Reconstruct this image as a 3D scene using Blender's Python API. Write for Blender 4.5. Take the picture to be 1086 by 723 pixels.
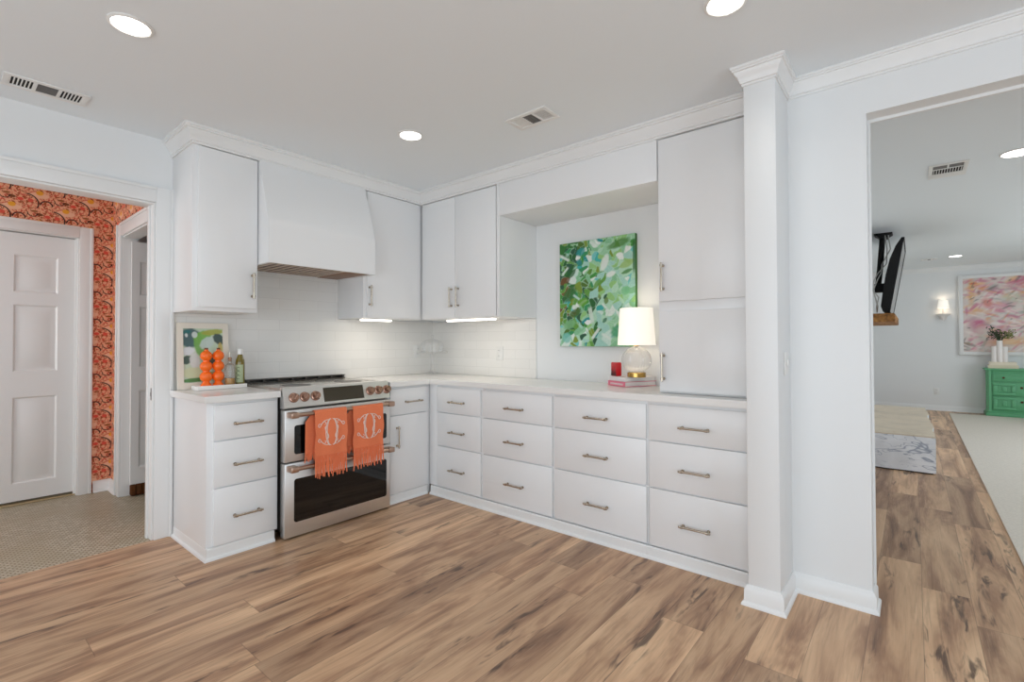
import bpy, bmesh, math, random
import numpy as np
from mathutils import Vector, Matrix

for o in list(bpy.data.objects):
    bpy.data.objects.remove(o, do_unlink=True)
scene = bpy.context.scene
col = scene.collection
PI = math.pi

# ------------------------------------------------------------------ camera
W, H = 1086, 723
F_PX, SX, SY = 515.0763, -0.3162, -6.71
YAW, PITCH, ROLL = 0.6913, 0.0152, -0.0029
fw = Vector((-math.sin(YAW) * math.cos(PITCH), math.cos(YAW) * math.cos(PITCH), math.sin(PITCH)))
rt = Vector((math.cos(YAW), math.sin(YAW), 0))
up = rt.cross(fw)
rt2 = rt * math.cos(ROLL) + up * math.sin(ROLL)
up2 = rt2.cross(fw)
cam_data = bpy.data.cameras.new('camera')
cam = bpy.data.objects.new('camera', cam_data)
col.objects.link(cam)
m = Matrix((rt2, up2, -fw)).transposed().to_4x4()
m.translation = Vector((3.6351, -3.178, 1.2145))
cam.matrix_world = m
cam_data.sensor_fit = 'HORIZONTAL'
cam_data.sensor_width = 36
cam_data.lens = F_PX / W * 36
cam_data.shift_x = -SX / W
cam_data.shift_y = SY / W
cam_data.clip_start = 0.02
scene.camera = cam

# ------------------------------------------------------------------ exposure, world, daylight
scene.view_settings.view_transform = 'Standard'
scene.view_settings.look = 'None'
scene.view_settings.exposure = 0.0
scene.view_settings.gamma = 1.0
scene.view_settings.use_curve_mapping = False
scene.cycles.use_denoising = True
scene.cycles.max_bounces = 10
scene.cycles.diffuse_bounces = 6
scene.cycles.glossy_bounces = 4
scene.cycles.transmission_bounces = 8
scene.cycles.transparent_max_bounces = 40
scene.cycles.sample_clamp_indirect = 6.0
scene.cycles.caustics_reflective = False
scene.cycles.caustics_refractive = False

world = bpy.data.worlds.new('world')
scene.world = world
world.use_nodes = True
bg = world.node_tree.nodes['Background']
bg.inputs[0].default_value = (0.80, 0.90, 1.0, 1)
bg.inputs[1].default_value = 0.8


def area(name, loc, direction, sx, sy, power, color=(1, 1, 1), spread=PI):
    d = bpy.data.lights.new(name, 'AREA')
    d.shape = 'RECTANGLE'
    d.size, d.size_y = sx, sy
    d.energy = power
    d.color = color
    d.spread = spread
    o = bpy.data.objects.new(name, d)
    o.location = loc
    o.rotation_euler = Vector(direction).to_track_quat('-Z', 'Z').to_euler()
    col.objects.link(o)
    return o


# daylight entering the windows behind the camera and in the living room
area('daylight_rear_window', (3.4, -5.88, 1.00), (0, 1, 0.0), 4.4, 1.9, 76, (0.81, 0.915, 1.0))
area('daylight_side_window', (6.85, -3.2, 1.00), (-1, 0, 0.0), 3.6, 1.9, 82, (0.74, 0.88, 1.0))
area('daylight_living_window', (7.35, 4.2, 1.5), (-1, 0, -0.55), 4.0, 1.7, 108, (0.86, 0.94, 1.0))
area('hall_fill_light', (-0.8, -5.0, 1.5), (0, 1, 0), 1.0, 1.4, 26, (0.92, 0.97, 1.0))  # unseen light added to brighten the hall, no window there


# ------------------------------------------------------------------ materials
def lin(c):
    return tuple((x / 255 / 12.92) if x / 255 <= 0.04045 else ((x / 255 + 0.055) / 1.055) ** 2.4 for x in c)


class NT:
    """small helper around a material node tree"""

    def __init__(self, name):
        self.m = bpy.data.materials.new(name)
        self.m.use_nodes = True
        self.t = self.m.node_tree
        self.b = self.t.nodes['Principled BSDF']

    def n(self, typ, **kw):
        nd = self.t.nodes.new(typ)
        for k, v in kw.items():
            setattr(nd, k, v)
        return nd

    def set(self, sock, v):
        if hasattr(v, 'default_value') or isinstance(v, bpy.types.NodeSocket):
            self.t.links.new(v, sock)
        elif isinstance(v, (tuple, list)) and len(v) == 3 and sock.type == 'RGBA':
            sock.default_value = (*v, 1)
        else:
            sock.default_value = v

    def math(self, op, a, b=0.0, c=None):
        nd = self.n('ShaderNodeMath', operation=op)
        self.set(nd.inputs[0], a)
        self.set(nd.inputs[1], b)
        if c is not None:
            self.set(nd.inputs[2], c)
        return nd.outputs[0]

    def mix(self, f, a, b, blend='MIX'):
        nd = self.n('ShaderNodeMix', data_type='RGBA', blend_type=blend)
        self.set(nd.inputs[0], f)
        self.set(nd.inputs[6], a)
        self.set(nd.inputs[7], b)
        return nd.outputs[2]

    def obj(self):
        return self.n('ShaderNodeTexCoord').outputs['Object']

    def sep(self, v):
        nd = self.n('ShaderNodeSeparateXYZ')
        self.set(nd.inputs[0], v)
        return nd.outputs

    def comb(self, x, y, z=0.0):
        nd = self.n('ShaderNodeCombineXYZ')
        for i, v in enumerate((x, y, z)):
            self.set(nd.inputs[i], v)
        return nd.outputs[0]

    def noise(self, vec, scale, detail=3, rough=0.5, dist=0.0):
        nd = self.n('ShaderNodeTexNoise')
        self.set(nd.inputs['Vector'], vec)
        nd.inputs['Scale'].default_value = scale
        nd.inputs['Detail'].default_value = detail
        nd.inputs['Roughness'].default_value = rough
        nd.inputs['Distortion'].default_value = dist
        return nd.outputs['Fac']

    def step(self, v, a, b):
        nd = self.n('ShaderNodeMapRange', interpolation_type='SMOOTHSTEP')
        self.set(nd.inputs[0], v)
        nd.inputs[1].default_value, nd.inputs[2].default_value = a, b
        return nd.outputs[0]

    def ramp(self, f, stops):
        nd = self.n('ShaderNodeValToRGB')
        self.set(nd.inputs[0], f)
        e = nd.color_ramp.elements
        while len(e) < len(stops):
            e.new(0.5)
        for k, (p, c) in enumerate(stops):
            e[k].position = p
            e[k].color = (*c, 1)
        return nd.outputs[0]

    def bump(self, h, strength=0.2, dist=0.01):
        nd = self.n('ShaderNodeBump')
        self.set(nd.inputs['Height'], h)
        nd.inputs['Strength'].default_value = strength
        nd.inputs['Distance'].default_value = dist
        self.t.links.new(nd.outputs[0], self.b.inputs['Normal'])

    def color(self, v):
        self.set(self.b.inputs['Base Color'], v)


def mat(name, c, rough=0.5, metal=0.0, bump=None, var=0.0, spec=0.5, emit=0.0, emit_c=None, coat=0.0):
    k = NT(name)
    base = lin(c)
    k.b.inputs['Roughness'].default_value = rough
    k.b.inputs['Metallic'].default_value = metal
    k.b.inputs['Specular IOR Level'].default_value = spec
    k.b.inputs['Coat Weight'].default_value = coat
    if var:
        f = k.noise(k.obj(), 6, 3)
        k.color(k.mix(f, tuple(x * (1 - var) for x in base), tuple(min(1, x * (1 + var)) for x in base)))
    else:
        k.color(base)
    if bump:
        k.bump(k.noise(k.obj(), bump[0], 4), bump[1], 0.005)
    if emit:
        k.b.inputs['Emission Color'].default_value = (*(emit_c or base), 1)
        k.b.inputs['Emission Strength'].default_value = emit
    return k.m


def brushed(name, c, rough, axis_scale):
    k = NT(name)
    mp = k.n('ShaderNodeMapping')
    k.set(mp.inputs[0], k.obj())
    mp.inputs['Scale'].default_value = axis_scale
    f = k.noise(mp.outputs[0], 1.0, 2)
    base = lin(c)
    k.color(k.mix(f, tuple(x * 0.92 for x in base), tuple(min(1, x * 1.06) for x in base)))
    k.b.inputs['Metallic'].default_value = 1.0
    k.set(k.b.inputs['Roughness'], k.math('MULTIPLY_ADD', f, 0.1, rough - 0.05))
    return k.m


def thin_glass(name, tint=(1, 1, 1), gloss=1.0, rough=0.02, body=0.06):
    k = NT(name)
    t = k.t
    tr = k.n('ShaderNodeBsdfTransparent')
    tr.inputs[0].default_value = (*tint, 1)
    gl = k.n('ShaderNodeBsdfGlossy')
    gl.inputs['Roughness'].default_value = rough
    df = k.n('ShaderNodeBsdfDiffuse')
    df.inputs[0].default_value = (0.8, 0.8, 0.8, 1)
    lw = k.n('ShaderNodeLayerWeight')
    lw.inputs[0].default_value = 0.35
    m1 = k.n('ShaderNodeMixShader')
    m1.inputs[0].default_value = body
    t.links.new(tr.outputs[0], m1.inputs[1])
    t.links.new(df.outputs[0], m1.inputs[2])
    m2 = k.n('ShaderNodeMixShader')
    k.set(m2.inputs[0], k.math('MULTIPLY', lw.outputs['Fresnel'], gloss))
    t.links.new(m1.outputs[0], m2.inputs[1])
    t.links.new(gl.outputs[0], m2.inputs[2])
    out = t.nodes['Material Output']
    t.links.new(m2.outputs[0], out.inputs[0])
    return k.m


def wood_floor():
    k = NT('oak_plank_floor')
    x, y, z = k.sep(k.obj())
    pw, pl = 0.177, 1.50
    u = k.math('DIVIDE', k.math('SUBTRACT', x, 0.112), pw)
    row = k.math('FLOOR', u)
    wn = k.n('ShaderNodeTexWhiteNoise', noise_dimensions='1D')
    k.set(wn.inputs['W'], row)
    v = k.math('ADD', k.math('DIVIDE', y, pl), k.math('MULTIPLY', wn.outputs['Value'], 7.0))
    plank = k.math('FLOOR', v)
    wn2 = k.n('ShaderNodeTexWhiteNoise', noise_dimensions='2D')
    k.set(wn2.inputs['Vector'], k.comb(row, plank))
    pid = wn2.outputs['Value']
    off = k.math('MULTIPLY', pid, 37.0)
    # cloudy heartwood, long streaks, fine grain, knots
    sx = lambda fx, fy, o: k.comb(k.math('MULTIPLY', x, fx), k.math('MULTIPLY', y, fy), k.math('ADD', off, o))
    cloud = k.noise(sx(8.5, 1.0, 0.0), 1.0, 4, 0.6, 0.9)
    g1 = k.noise(sx(60.0, 1.8, 3.0), 1.0, 4, 0.65, 1.0)
    g2 = k.noise(sx(230.0, 9.0, 5.0), 1.0, 2, 0.6)
    spot = k.noise(sx(26.0, 3.6, 11.0), 1.0, 3, 0.6, 0.7)
    patch = k.noise(sx(6.0, 1.0, 17.0), 1.0, 2, 0.5)
    c = k.ramp(cloud, [(0.30, lin((226, 190, 154))), (0.47, lin((204, 166, 132))), (0.59, lin((168, 130, 102))), (0.74, lin((122, 91, 72)))])
    tone = k.ramp(pid, [(0.0, (0.70, 0.68, 0.68)), (0.3, (0.90, 0.89, 0.88)), (0.7, (1.04, 1.03, 1.01)), (1.0, (1.18, 1.19, 1.17))])
    c = k.mix(1.0, c, tone, 'MULTIPLY')
    c = k.mix(k.math('MULTIPLY', k.step(g1, 0.48, 0.76), 0.36), c, lin((124, 93, 74)))
    c = k.mix(k.math('MULTIPLY', k.step(g2, 0.5, 0.75), 0.16), c, lin((236, 206, 176)))
    dark = k.math('MULTIPLY', k.step(spot, 0.52, 0.68), k.step(patch, 0.50, 0.62))
    c = k.mix(k.math('MULTIPLY', dark, 0.85), c, lin((74, 54, 46)))
    fu = k.math('FRACT', u)
    fv = k.math('FRACT', v)
    eu = k.math('MINIMUM', fu, k.math('SUBTRACT', 1.0, fu))
    ev = k.math('MINIMUM', fv, k.math('SUBTRACT', 1.0, fv))
    gap = k.math('MAXIMUM', k.math('LESS_THAN', eu, 0.007), k.math('LESS_THAN', ev, 0.0010))
    c = k.mix(k.math('MULTIPLY', gap, 0.40), c, lin((70, 48, 36)))
    k.color(c)
    k.set(k.b.inputs['Roughness'], k.math('MULTIPLY_ADD', g1, 0.12, 0.33))
    k.b.inputs['Specular IOR Level'].default_value = 0.42
    h = k.math('SUBTRACT', k.math('MULTIPLY', g2, 0.25), gap)
    k.bump(h, 0.12, 0.003)
    return k.m


def mosaic_floor():
    k = NT('hall_mosaic_tile')
    x, y, z = k.sep(k.obj())
    p = 0.027
    x, y = y, x
    v = k.math('DIVIDE', y, p * 0.866)
    row = k.math('FLOOR', v)
    u = k.math('ADD', k.math('DIVIDE', x, p), k.math('MULTIPLY', k.math('MODULO', k.math('ABSOLUTE', row), 2.0), 0.5))
    fu = k.math('SUBTRACT', k.math('FRACT', u), 0.5)
    fv = k.math('SUBTRACT', k.math('FRACT', v), 0.5)
    d = k.math('SQRT', k.math('ADD', k.math('MULTIPLY', fu, fu), k.math('MULTIPLY', fv, fv)))
    tile = k.step(d, 0.50, 0.38)
    wn = k.n('ShaderNodeTexWhiteNoise', noise_dimensions='2D')
    k.set(wn.inputs['Vector'], k.comb(k.math('FLOOR', u), row))
    c = k.mix(wn.outputs['Value'], lin((176, 166, 142)), lin((206, 198, 178)))
    c = k.mix(k.step(k.noise(k.obj(), 3.0, 3), 0.4, 0.7), c, lin((182, 170, 144)))
    k.color(k.mix(tile, lin((130, 114, 90)), c))
    k.b.inputs['Roughness'].default_value = 0.4
    k.bump(tile, 0.25, 0.002)
    return k.m


def subway_tile(name, horizontal):
    k = NT(name)
    x, y, z = k.sep(k.obj())
    s = y if horizontal == 'y' else x
    br = k.n('ShaderNodeTexBrick')
    k.set(br.inputs['Vector'], k.comb(s, k.math('SUBTRACT', z, 0.917)))
    br.inputs['Scale'].default_value = 1.0
    br.inputs['Brick Width'].default_value = 0.30
    br.inputs['Row Height'].default_value = 0.078
    br.inputs['Mortar Size'].default_value = 0.0016
    br.inputs['Mortar Smooth'].default_value = 0.4
    br.inputs['Bias'].default_value = -0.4
    br.inputs['Color1'].default_value = (*lin((233, 231, 227)), 1)
    br.inputs['Color2'].default_value = (*lin((226, 224, 220)), 1)
    br.inputs['Mortar'].default_value = (*lin((219, 217, 213)), 1)
    k.color(br.outputs['Color'])
    k.b.inputs['Roughness'].default_value = 0.16
    w = k.noise(k.obj(), 9.0, 2)
    k.bump(k.math('SUBTRACT', k.math('MULTIPLY', w, 0.8), br.outputs['Fac']), 0.22, 0.004)
    return k.m


def wallpaper(name, horizontal):
    k = NT(name)
    x, y, z = k.sep(k.obj())
    s = y if horizontal == 'y' else x
    cw, ch = 0.15, 0.225
    u = k.math('DIVIDE', s, cw)
    cu = k.math('FLOOR', u)
    v = k.math('ADD', k.math('DIVIDE', z, ch), k.math('MULTIPLY', k.math('MODULO', k.math('ABSOLUTE', cu), 2.0), 0.5))
    lx = k.math('MULTIPLY', k.math('SUBTRACT', k.math('FRACT', u), 0.5), cw)
    lz = k.math('MULTIPLY', k.math('SUBTRACT', k.math('FRACT', v), 0.5), ch)

    def dist(cx, cz, sx=1.0, sz=1.0):
        a = k.math('DIVIDE', k.math('SUBTRACT', lx, cx), sx)
        b = k.math('DIVIDE', k.math('SUBTRACT', lz, cz), sz)
        return k.math('SQRT', k.math('ADD', k.math('MULTIPLY', a, a), k.math('MULTIPLY', b, b)))

    def blob(cx, cz, r, sx=1.0, sz=1.0):
        return k.step(dist(cx, cz, sx, sz), r * 1.15, r * 0.85)

    def arc(cx, cz, r, w, side, sign):
        d = k.math('ABSOLUTE', k.math('SUBTRACT', dist(cx, cz), r))
        band = k.step(d, w * 1.25, w * 0.75)
        q = lz if side == 'z' else lx
        ref = cz if side == 'z' else cx
        half = k.math('GREATER_THAN', k.math('MULTIPLY', k.math('SUBTRACT', q, ref), sign), 0.0)
        return k.math('MULTIPLY', band, half)

    vec = k.comb(lx, lz, 0.0)
    n1 = k.noise(vec, 52.0, 3, 0.6)
    n2 = k.noise(k.comb(lx, lz, 3.0), 48.0, 2, 0.5)
    n3 = k.noise(k.comb(lx, lz, 7.0), 90.0, 2, 0.5)
    c = k.mix(k.step(n1, 0.52, 0.56), lin((236, 176, 140)), lin((210, 88, 66)))
    c = k.mix(k.step(n2, 0.55, 0.59), c, lin((168, 80, 42)))
    c = k.mix(k.step(n3, 0.62, 0.66), c, lin((240, 196, 160)))
    c = k.mix(blob(0.0, -0.012, 0.03, 1.9, 0.75), c, lin((242, 192, 160)))
    c = k.mix(blob(0.045, 0.055, 0.014, 1.2, 0.9), c, lin((226, 84, 66)))
    c = k.mix(blob(-0.05, -0.06, 0.015, 1.1, 0.9), c, lin((224, 88, 70)))
    c = k.mix(blob(0.0, 0.066, 0.014, 1.5, 0.7), c, lin((112, 58, 24)))
    c = k.mix(blob(-0.028, 0.088, 0.012, 1.6, 0.6), c, lin((150, 84, 34)))
    c = k.mix(blob(0.0, 0.006, 0.019, 1.1, 0.9), c, lin((236, 168, 48)))
    dk = lin((52, 24, 18))
    for a in (arc(0.038, -0.085, 0.034, 0.0042, 'z', 1), arc(-0.072, -0.078, 0.066, 0.0042, 'x', 1),
              arc(-0.038, 0.075, 0.028, 0.003, 'z', -1)):
        c = k.mix(a, c, dk)
    k.color(c)
    k.b.inputs['Roughness'].default_value = 0.75
    return k.m


def marble(name, base, vein, dense):
    k = NT(name)
    o = k.obj()
    mp = k.n('ShaderNodeMapping')
    k.set(mp.inputs[0], o)
    mp.inputs['Rotation'].default_value = (0.3, 0.55, 0.4)
    mp.inputs['Scale'].default_value = (1.2, 1.2, 3.6)
    f = None
    for sc_, wd in ((1.5, dense), (3.4, dense * 0.8)):
        w = k.noise(mp.outputs[0], sc_, 3, 0.5, 0.5)
        q = k.step(k.math('ABSOLUTE', k.math('SUBTRACT', w, 0.5)), wd, 0.0)
        f = q if f is None else k.math('MAXIMUM', f, q)
    f = k.math('MULTIPLY', f, k.step(k.noise(o, 2.3, 2), 0.35, 0.6))
    cl = k.step(k.noise(o, 3.0, 4, 0.6), 0.35, 0.75)
    c = k.mix(cl, lin(base), tuple(0.80 * a for a in lin(base)))
    k.color(k.mix(k.math('MULTIPLY', f, 0.75), c, lin(vein)))
    k.b.inputs['Roughness'].default_value = 0.4
    k.bump(k.noise(o, 12.0, 4), 0.35, 0.01)
    return k.m


def vcol(name, rough=0.6):
    k = NT(name)
    a = k.n('ShaderNodeAttribute')
    a.attribute_name = 'paint'
    k.color(a.outputs['Color'])
    k.b.inputs['Roughness'].default_value = rough
    k.bump(k.noise(k.obj(), 60, 3), 0.25, 0.004)
    return k.m


def woven(name, c, scale, rough=0.95, bumpy=0.5):
    k = NT(name)
    o = k.obj()
    n = k.noise(o, scale, 3, 0.6)
    b = lin(c)
    k.color(k.mix(n, tuple(x * 0.82 for x in b), tuple(min(1, x * 1.12) for x in b)))
    k.b.inputs['Roughness'].default_value = rough
    k.b.inputs['Specular IOR Level'].default_value = 0.15
    k.bump(n, bumpy, 0.004)
    return k.m


M = {}
M['wall'] = mat('wall_paint', (229, 230, 230), 0.42, bump=(60, 0.03))
M['ceiling'] = mat('ceiling_paint', (234, 239, 242), 0.85)
M['trim'] = mat('trim_paint', (232, 232, 231), 0.35)
M['cab'] = mat('cabinet_lacquer', (235, 235, 235), 0.32)
M['quartz'] = mat('quartz_worktop', (236, 234, 231), 0.2, var=0.03)
M['floor'] = wood_floor()
M['mosaic'] = mosaic_floor()
M['tileA'] = subway_tile('glazed_tile_range_wall', 'y')
M['tileB'] = subway_tile('glazed_tile_long_wall', 'x')
M['paperA'] = wallpaper('coral_wallpaper_far', 'y')
M['paperB'] = wallpaper('coral_wallpaper_side', 'x')
M['steel'] = brushed('brushed_steel', (228, 226, 223), 0.42, (3, 3, 160))
M['steel_dark'] = mat('dark_steel', (96, 92, 88), 0.4, 0.8)
M['nickel'] = brushed('champagne_nickel', (192, 180, 164), 0.26, (20, 20, 20))
M['bronze'] = brushed('brushed_bronze', (190, 160, 142), 0.30, (20, 20, 20))
M['copper'] = brushed('copper_knob', (172, 136, 118), 0.28, (20, 20, 20))
M['black_glass'] = mat('black_oven_glass', (12, 11, 11), 0.05, spec=0.5)
M['display'] = mat('display_glass', (62, 56, 44), 0.1)
M['black'] = mat('black_plastic', (12, 12, 13), 0.6, spec=0.3)
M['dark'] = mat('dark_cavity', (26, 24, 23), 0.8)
M['duct'] = mat('grey_duct', (120, 118, 116), 0.7)
M['cooktop'] = mat('pale_cooktop', (178, 172, 164), 0.22, 0.55)
M['coral'] = woven('coral_cotton', (238, 132, 92), 240, 0.95, 0.4)
M['thread'] = mat('white_thread', (236, 214, 202), 0.8)
M['orange'] = mat('orange_glaze', (250, 110, 26), 0.25)
M['brown_wick'] = mat('wick_stub', (120, 70, 40), 0.7)
M['cream'] = mat('cream_frame', (230, 222, 208), 0.5)
M['white'] = mat('white_plastic', (232, 231, 228), 0.35)
M['tray'] = mat('white_marble_tray', (240, 237, 233), 0.25, var=0.03)
M['glass'] = thin_glass('clear_glass', (0.995, 0.995, 0.995), 0.30, 0.03, 0.02)
M['ribbed'] = thin_glass('ribbed_glass', (0.98, 0.98, 0.98), 0.5, 0.08, 0.12)
M['bottle_glass'] = thin_glass('cruet_glass', (0.98, 0.98, 0.96), 0.5, 0.03, 0.08)
M['oil'] = mat('amber_oil', (196, 140, 40), 0.1, coat=0.5)
M['green_bottle'] = mat('olive_green_glass', (112, 98, 22), 0.08, coat=0.6)
M['bottle_label'] = mat('bottle_label', (168, 178, 140), 0.6)
M['ink'] = mat('dark_green_print', (48, 70, 40), 0.6)
M['cork'] = mat('cork', (168, 120, 84), 0.8)
M['brass'] = brushed('brass', (196, 160, 92), 0.25, (30, 30, 30))
M['red'] = mat('red_glass', (196, 20, 34), 0.12, coat=0.4)
M['red_dark'] = mat('dark_red_pattern', (70, 12, 14), 0.2)
M['pink'] = mat('pink_cloth_spine', (232, 128, 150), 0.6)
M['magenta'] = mat('magenta_cover', (196, 70, 112), 0.5)
M['paper'] = mat('paper_pages', (232, 228, 226), 0.8)
M['shade'] = mat('lit_linen_shade', (250, 244, 232), 0.8, emit=0.55, emit_c=(1.0, 0.93, 0.82))
M['lens'] = mat('lit_lens', (255, 252, 246), 0.5, emit=6.0, emit_c=(1.0, 0.97, 0.92))
M['led'] = mat('lit_led_bar', (255, 250, 240), 0.5, emit=5.0, emit_c=(1.0, 0.95, 0.86))
M['filter'] = mat('baffle_filter', (196, 176, 160), 0.45, 0.3)
M['liner'] = mat('brown_hood_liner', (140, 104, 78), 0.45, 0.2)
M['green'] = mat('green_lacquer', (96, 170, 122), 0.35, var=0.08)
M['hearth_front'] = marble('blue_veined_stone', (244, 247, 252), (124, 138, 162), 0.014)
M['hearth_top'] = marble('warm_lit_stone_top', (228, 212, 188), (204, 186, 158), 0.012)  # same stone as the front; warm reflected light is painted in as tan
M['rug'] = woven('beige_carpet', (238, 230, 218), 60, 1.0, 0.6)
M['mantel'] = None
M['leaf'] = mat('dark_leaf', (46, 66, 34), 0.6)
M['leaf_light'] = mat('olive_leaf', (122, 128, 66), 0.6)
M['ceramic'] = mat('white_ceramic', (236, 230, 226), 0.3)
M['old_brass'] = mat('dark_brass_knob', (96, 62, 36), 0.4, 0.6)
M['canvas_paint'] = vcol('painted_canvas', 0.5)
M['canvas_edge'] = mat('painted_canvas_edge', (70, 128, 62), 0.7, var=0.35)
M['cable'] = mat('grey_cable', (176, 174, 170), 0.5)
M['brown_mat'] = woven('brown_speckled_fabric', (92, 56, 30), 70, 0.9, 0.6)
M['tv_silver'] = mat('silver_bezel', (200, 202, 202), 0.3, 0.3)
M['screen'] = mat('dark_screen', (14, 15, 17), 0.12)


def mantel_mat():
    k = NT('rough_sawn_mantel')
    o = k.obj()
    x, y, z = k.sep(o)
    f = k.noise(k.comb(k.math('MULTIPLY', x, 20.0), k.math('MULTIPLY', y, 3.0), k.math('MULTIPLY', z, 20.0)), 1.0, 4, 0.6, 0.6)
    k.color(k.ramp(f, [(0.3, lin((78, 46, 18))), (0.5, lin((150, 100, 44))), (0.7, lin((186, 134, 68)))]))
    k.b.inputs['Roughness'].default_value = 0.7
    k.bump(f, 0.4, 0.006)
    return k.m


M['mantel'] = mantel_mat()


# ------------------------------------------------------------------ mesh helpers (all in world coordinates)
def box(bm, x0, x1, y0, y1, z0, z1, bev=0.0, seg=2):
    x0, x1 = sorted((x0, x1)); y0, y1 = sorted((y0, y1)); z0, z1 = sorted((z0, z1))
    vs = [bm.verts.new((x, y, z)) for x in (x0, x1) for y in (y0, y1) for z in (z0, z1)]
    q = [(0, 1, 3, 2), (4, 6, 7, 5), (0, 4, 5, 1), (2, 3, 7, 6), (0, 2, 6, 4), (1, 5, 7, 3)]
    fs = [bm.faces.new([vs[i] for i in f]) for f in q]
    if bev:
        bev = min(bev, 0.45 * min(x1 - x0, y1 - y0, z1 - z0))
        es = {e for f in fs for e in f.edges}
        bmesh.ops.bevel(bm, geom=list(es), offset=bev, segments=seg, affect='EDGES', profile=0.5)


def prism(bm, poly, fn, a, b):
    """poly of 2D points extruded from a to b; fn(u, v, t) -> 3D point"""
    A = [bm.verts.new(fn(u, v, a)) for u, v in poly]
    B = [bm.verts.new(fn(u, v, b)) for u, v in poly]
    n = len(poly)
    bm.faces.new(A)
    bm.faces.new(B[::-1])
    for i in range(n):
        j = (i + 1) % n
        bm.faces.new((A[i], B[i], B[j], A[j]))


def tube(bm, pts, r, seg=10, closed=False, radii=None):
    pts = [Vector(p) for p in pts]
    n = len(pts)
    rings = []
    prev = None
    for i, p in enumerate(pts):
        if closed:
            t = pts[(i + 1) % n] - pts[i - 1]
        else:
            t = pts[min(i + 1, n - 1)] - pts[max(i - 1, 0)]
        t.normalize()
        if prev is None:
            a = Vector((0, 0, 1)) if abs(t.z) < 0.9 else Vector((1, 0, 0))
            u = t.cross(a).normalized()
        else:
            u = (prev - t * prev.dot(t)).normalized()
        prev = u
        w = t.cross(u)
        rr = radii[i] if radii else r
        rings.append([bm.verts.new(p + (u * math.cos(2 * PI * k / seg) + w * math.sin(2 * PI * k / seg)) * rr) for k in range(seg)])
    m_ = n if closed else n - 1
    for i in range(m_):
        A, B = rings[i], rings[(i + 1) % n]
        for k in range(seg):
            bm.faces.new((A[k], A[(k + 1) % seg], B[(k + 1) % seg], B[k]))
    if not closed:
        bm.faces.new(rings[0][::-1])
        bm.faces.new(rings[-1])


def cyl(bm, p0, p1, r, seg=20, r1=None):
    tube(bm, [p0, p1], r, seg, radii=[r, r if r1 is None else r1])


def lathe(bm, prof, c, seg=32, ribs=0, amp=0.0, axis=None):
    """prof: (r, h) list turned about the axis through c"""
    ax = Vector(axis or (0, 0, 1)).normalized()
    a = Vector((1, 0, 0)) if abs(ax.x) < 0.9 else Vector((0, 1, 0))
    u = ax.cross(a).normalized()
    w = ax.cross(u)
    c = Vector(c)
    rings = []
    for r, h in prof:
        if r < 1e-6:
            rings.append([bm.verts.new(c + ax * h)])
        else:
            ring = []
            for k in range(seg):
                th = 2 * PI * k / seg
                rr = r * (1 + amp * math.cos(ribs * th)) if ribs else r
                ring.append(bm.verts.new(c + ax * h + (u * math.cos(th) + w * math.sin(th)) * rr))
            rings.append(ring)
    for A, B in zip(rings[:-1], rings[1:]):
        for k in range(seg):
            j = (k + 1) % seg
            if len(A) == 1 and len(B) == 1:
                continue
            if len(A) == 1:
                bm.faces.new((A[0], B[k], B[j]))
            elif len(B) == 1:
                bm.faces.new((A[k], A[j], B[0]))
            else:
                bm.faces.new((A[k], A[j], B[j], B[k]))
    if len(rings[0]) > 1:
        bm.faces.new(rings[0][::-1])
    if len(rings[-1]) > 1:
        bm.faces.new(rings[-1])


def sphere(bm, c, r, sx=1, sy=1, sz=1, seg=20):
    g = bmesh.ops.create_uvsphere(bm, u_segments=seg, v_segments=seg // 2, radius=r)
    bmesh.ops.scale(bm, vec=(sx, sy, sz), verts=g['verts'])
    bmesh.ops.translate(bm, vec=c, verts=g['verts'])


def moulding(bm, path, prof, left=True):
    """mitred sweep of a profile (d outwards, z) along a 2D path; d lies to the right of travel"""
    n = len(path)
    P = [Vector(p) for p in path]
    rows = []
    for i in range(n):
        ns = []
        for a, b in ((i - 1, i), (i, i + 1)):
            if 0 <= a and b < n:
                t = (P[b] - P[a]).normalized()
                ns.append(Vector((t.y, -t.x)))
        mv = ns[0] if len(ns) == 1 else (ns[0] + ns[1]) / (1 + ns[0].dot(ns[1]))
        rows.append([bm.verts.new((P[i].x + mv.x * d, P[i].y + mv.y * d, z)) for d, z in prof])
    k = len(prof)
    for A, B in zip(rows[:-1], rows[1:]):
        for j in range(k):
            q = (j + 1) % k
            bm.faces.new((A[j], A[q], B[q], B[j]))
    bm.faces.new(rows[0][::-1])
    bm.faces.new(rows[-1])


def finish(bm, ang=32):
    bmesh.ops.recalc_face_normals(bm, faces=bm.faces[:])
    return ang


def wpos(o):
    p = Vector((0, 0, 0))
    while o is not None:
        p += o.location
        o = o.parent
    return p


def obj(name, bm, m, parent=None, label=None, ang=32, base=None):
    """link a bmesh as one object; parts sit relative to their (unrotated) parent"""
    finish(bm)
    if parent is not None:
        off = wpos(parent)
    elif base is not None:
        off = Vector(base)
    else:
        off = Vector((0, 0, 0))
    if off.length > 0:
        bmesh.ops.translate(bm, vec=-off, verts=bm.verts[:])
    me = bpy.data.meshes.new(name)
    bm.to_mesh(me)
    bm.free()
    me.materials.append(m)
    me.shade_smooth()
    me.set_sharp_from_angle(angle=math.radians(ang))
    o = bpy.data.objects.new(name, me)
    col.objects.link(o)
    if parent is not None:
        o.parent = parent
    elif base is not None:
        o.location = base
    if label:
        o['label'] = label
    return o


def thing(name, label, cat, loc, group=None):
    o = bpy.data.objects.new(name, None)
    o.empty_display_size = 0.1
    col.objects.link(o)
    o.location = loc
    tag(o, label, cat, group)
    return o


def tag(o, label, cat, group=None):
    o['label'] = label
    o['category'] = cat
    if group:
        o['group'] = group
    return o


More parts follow.
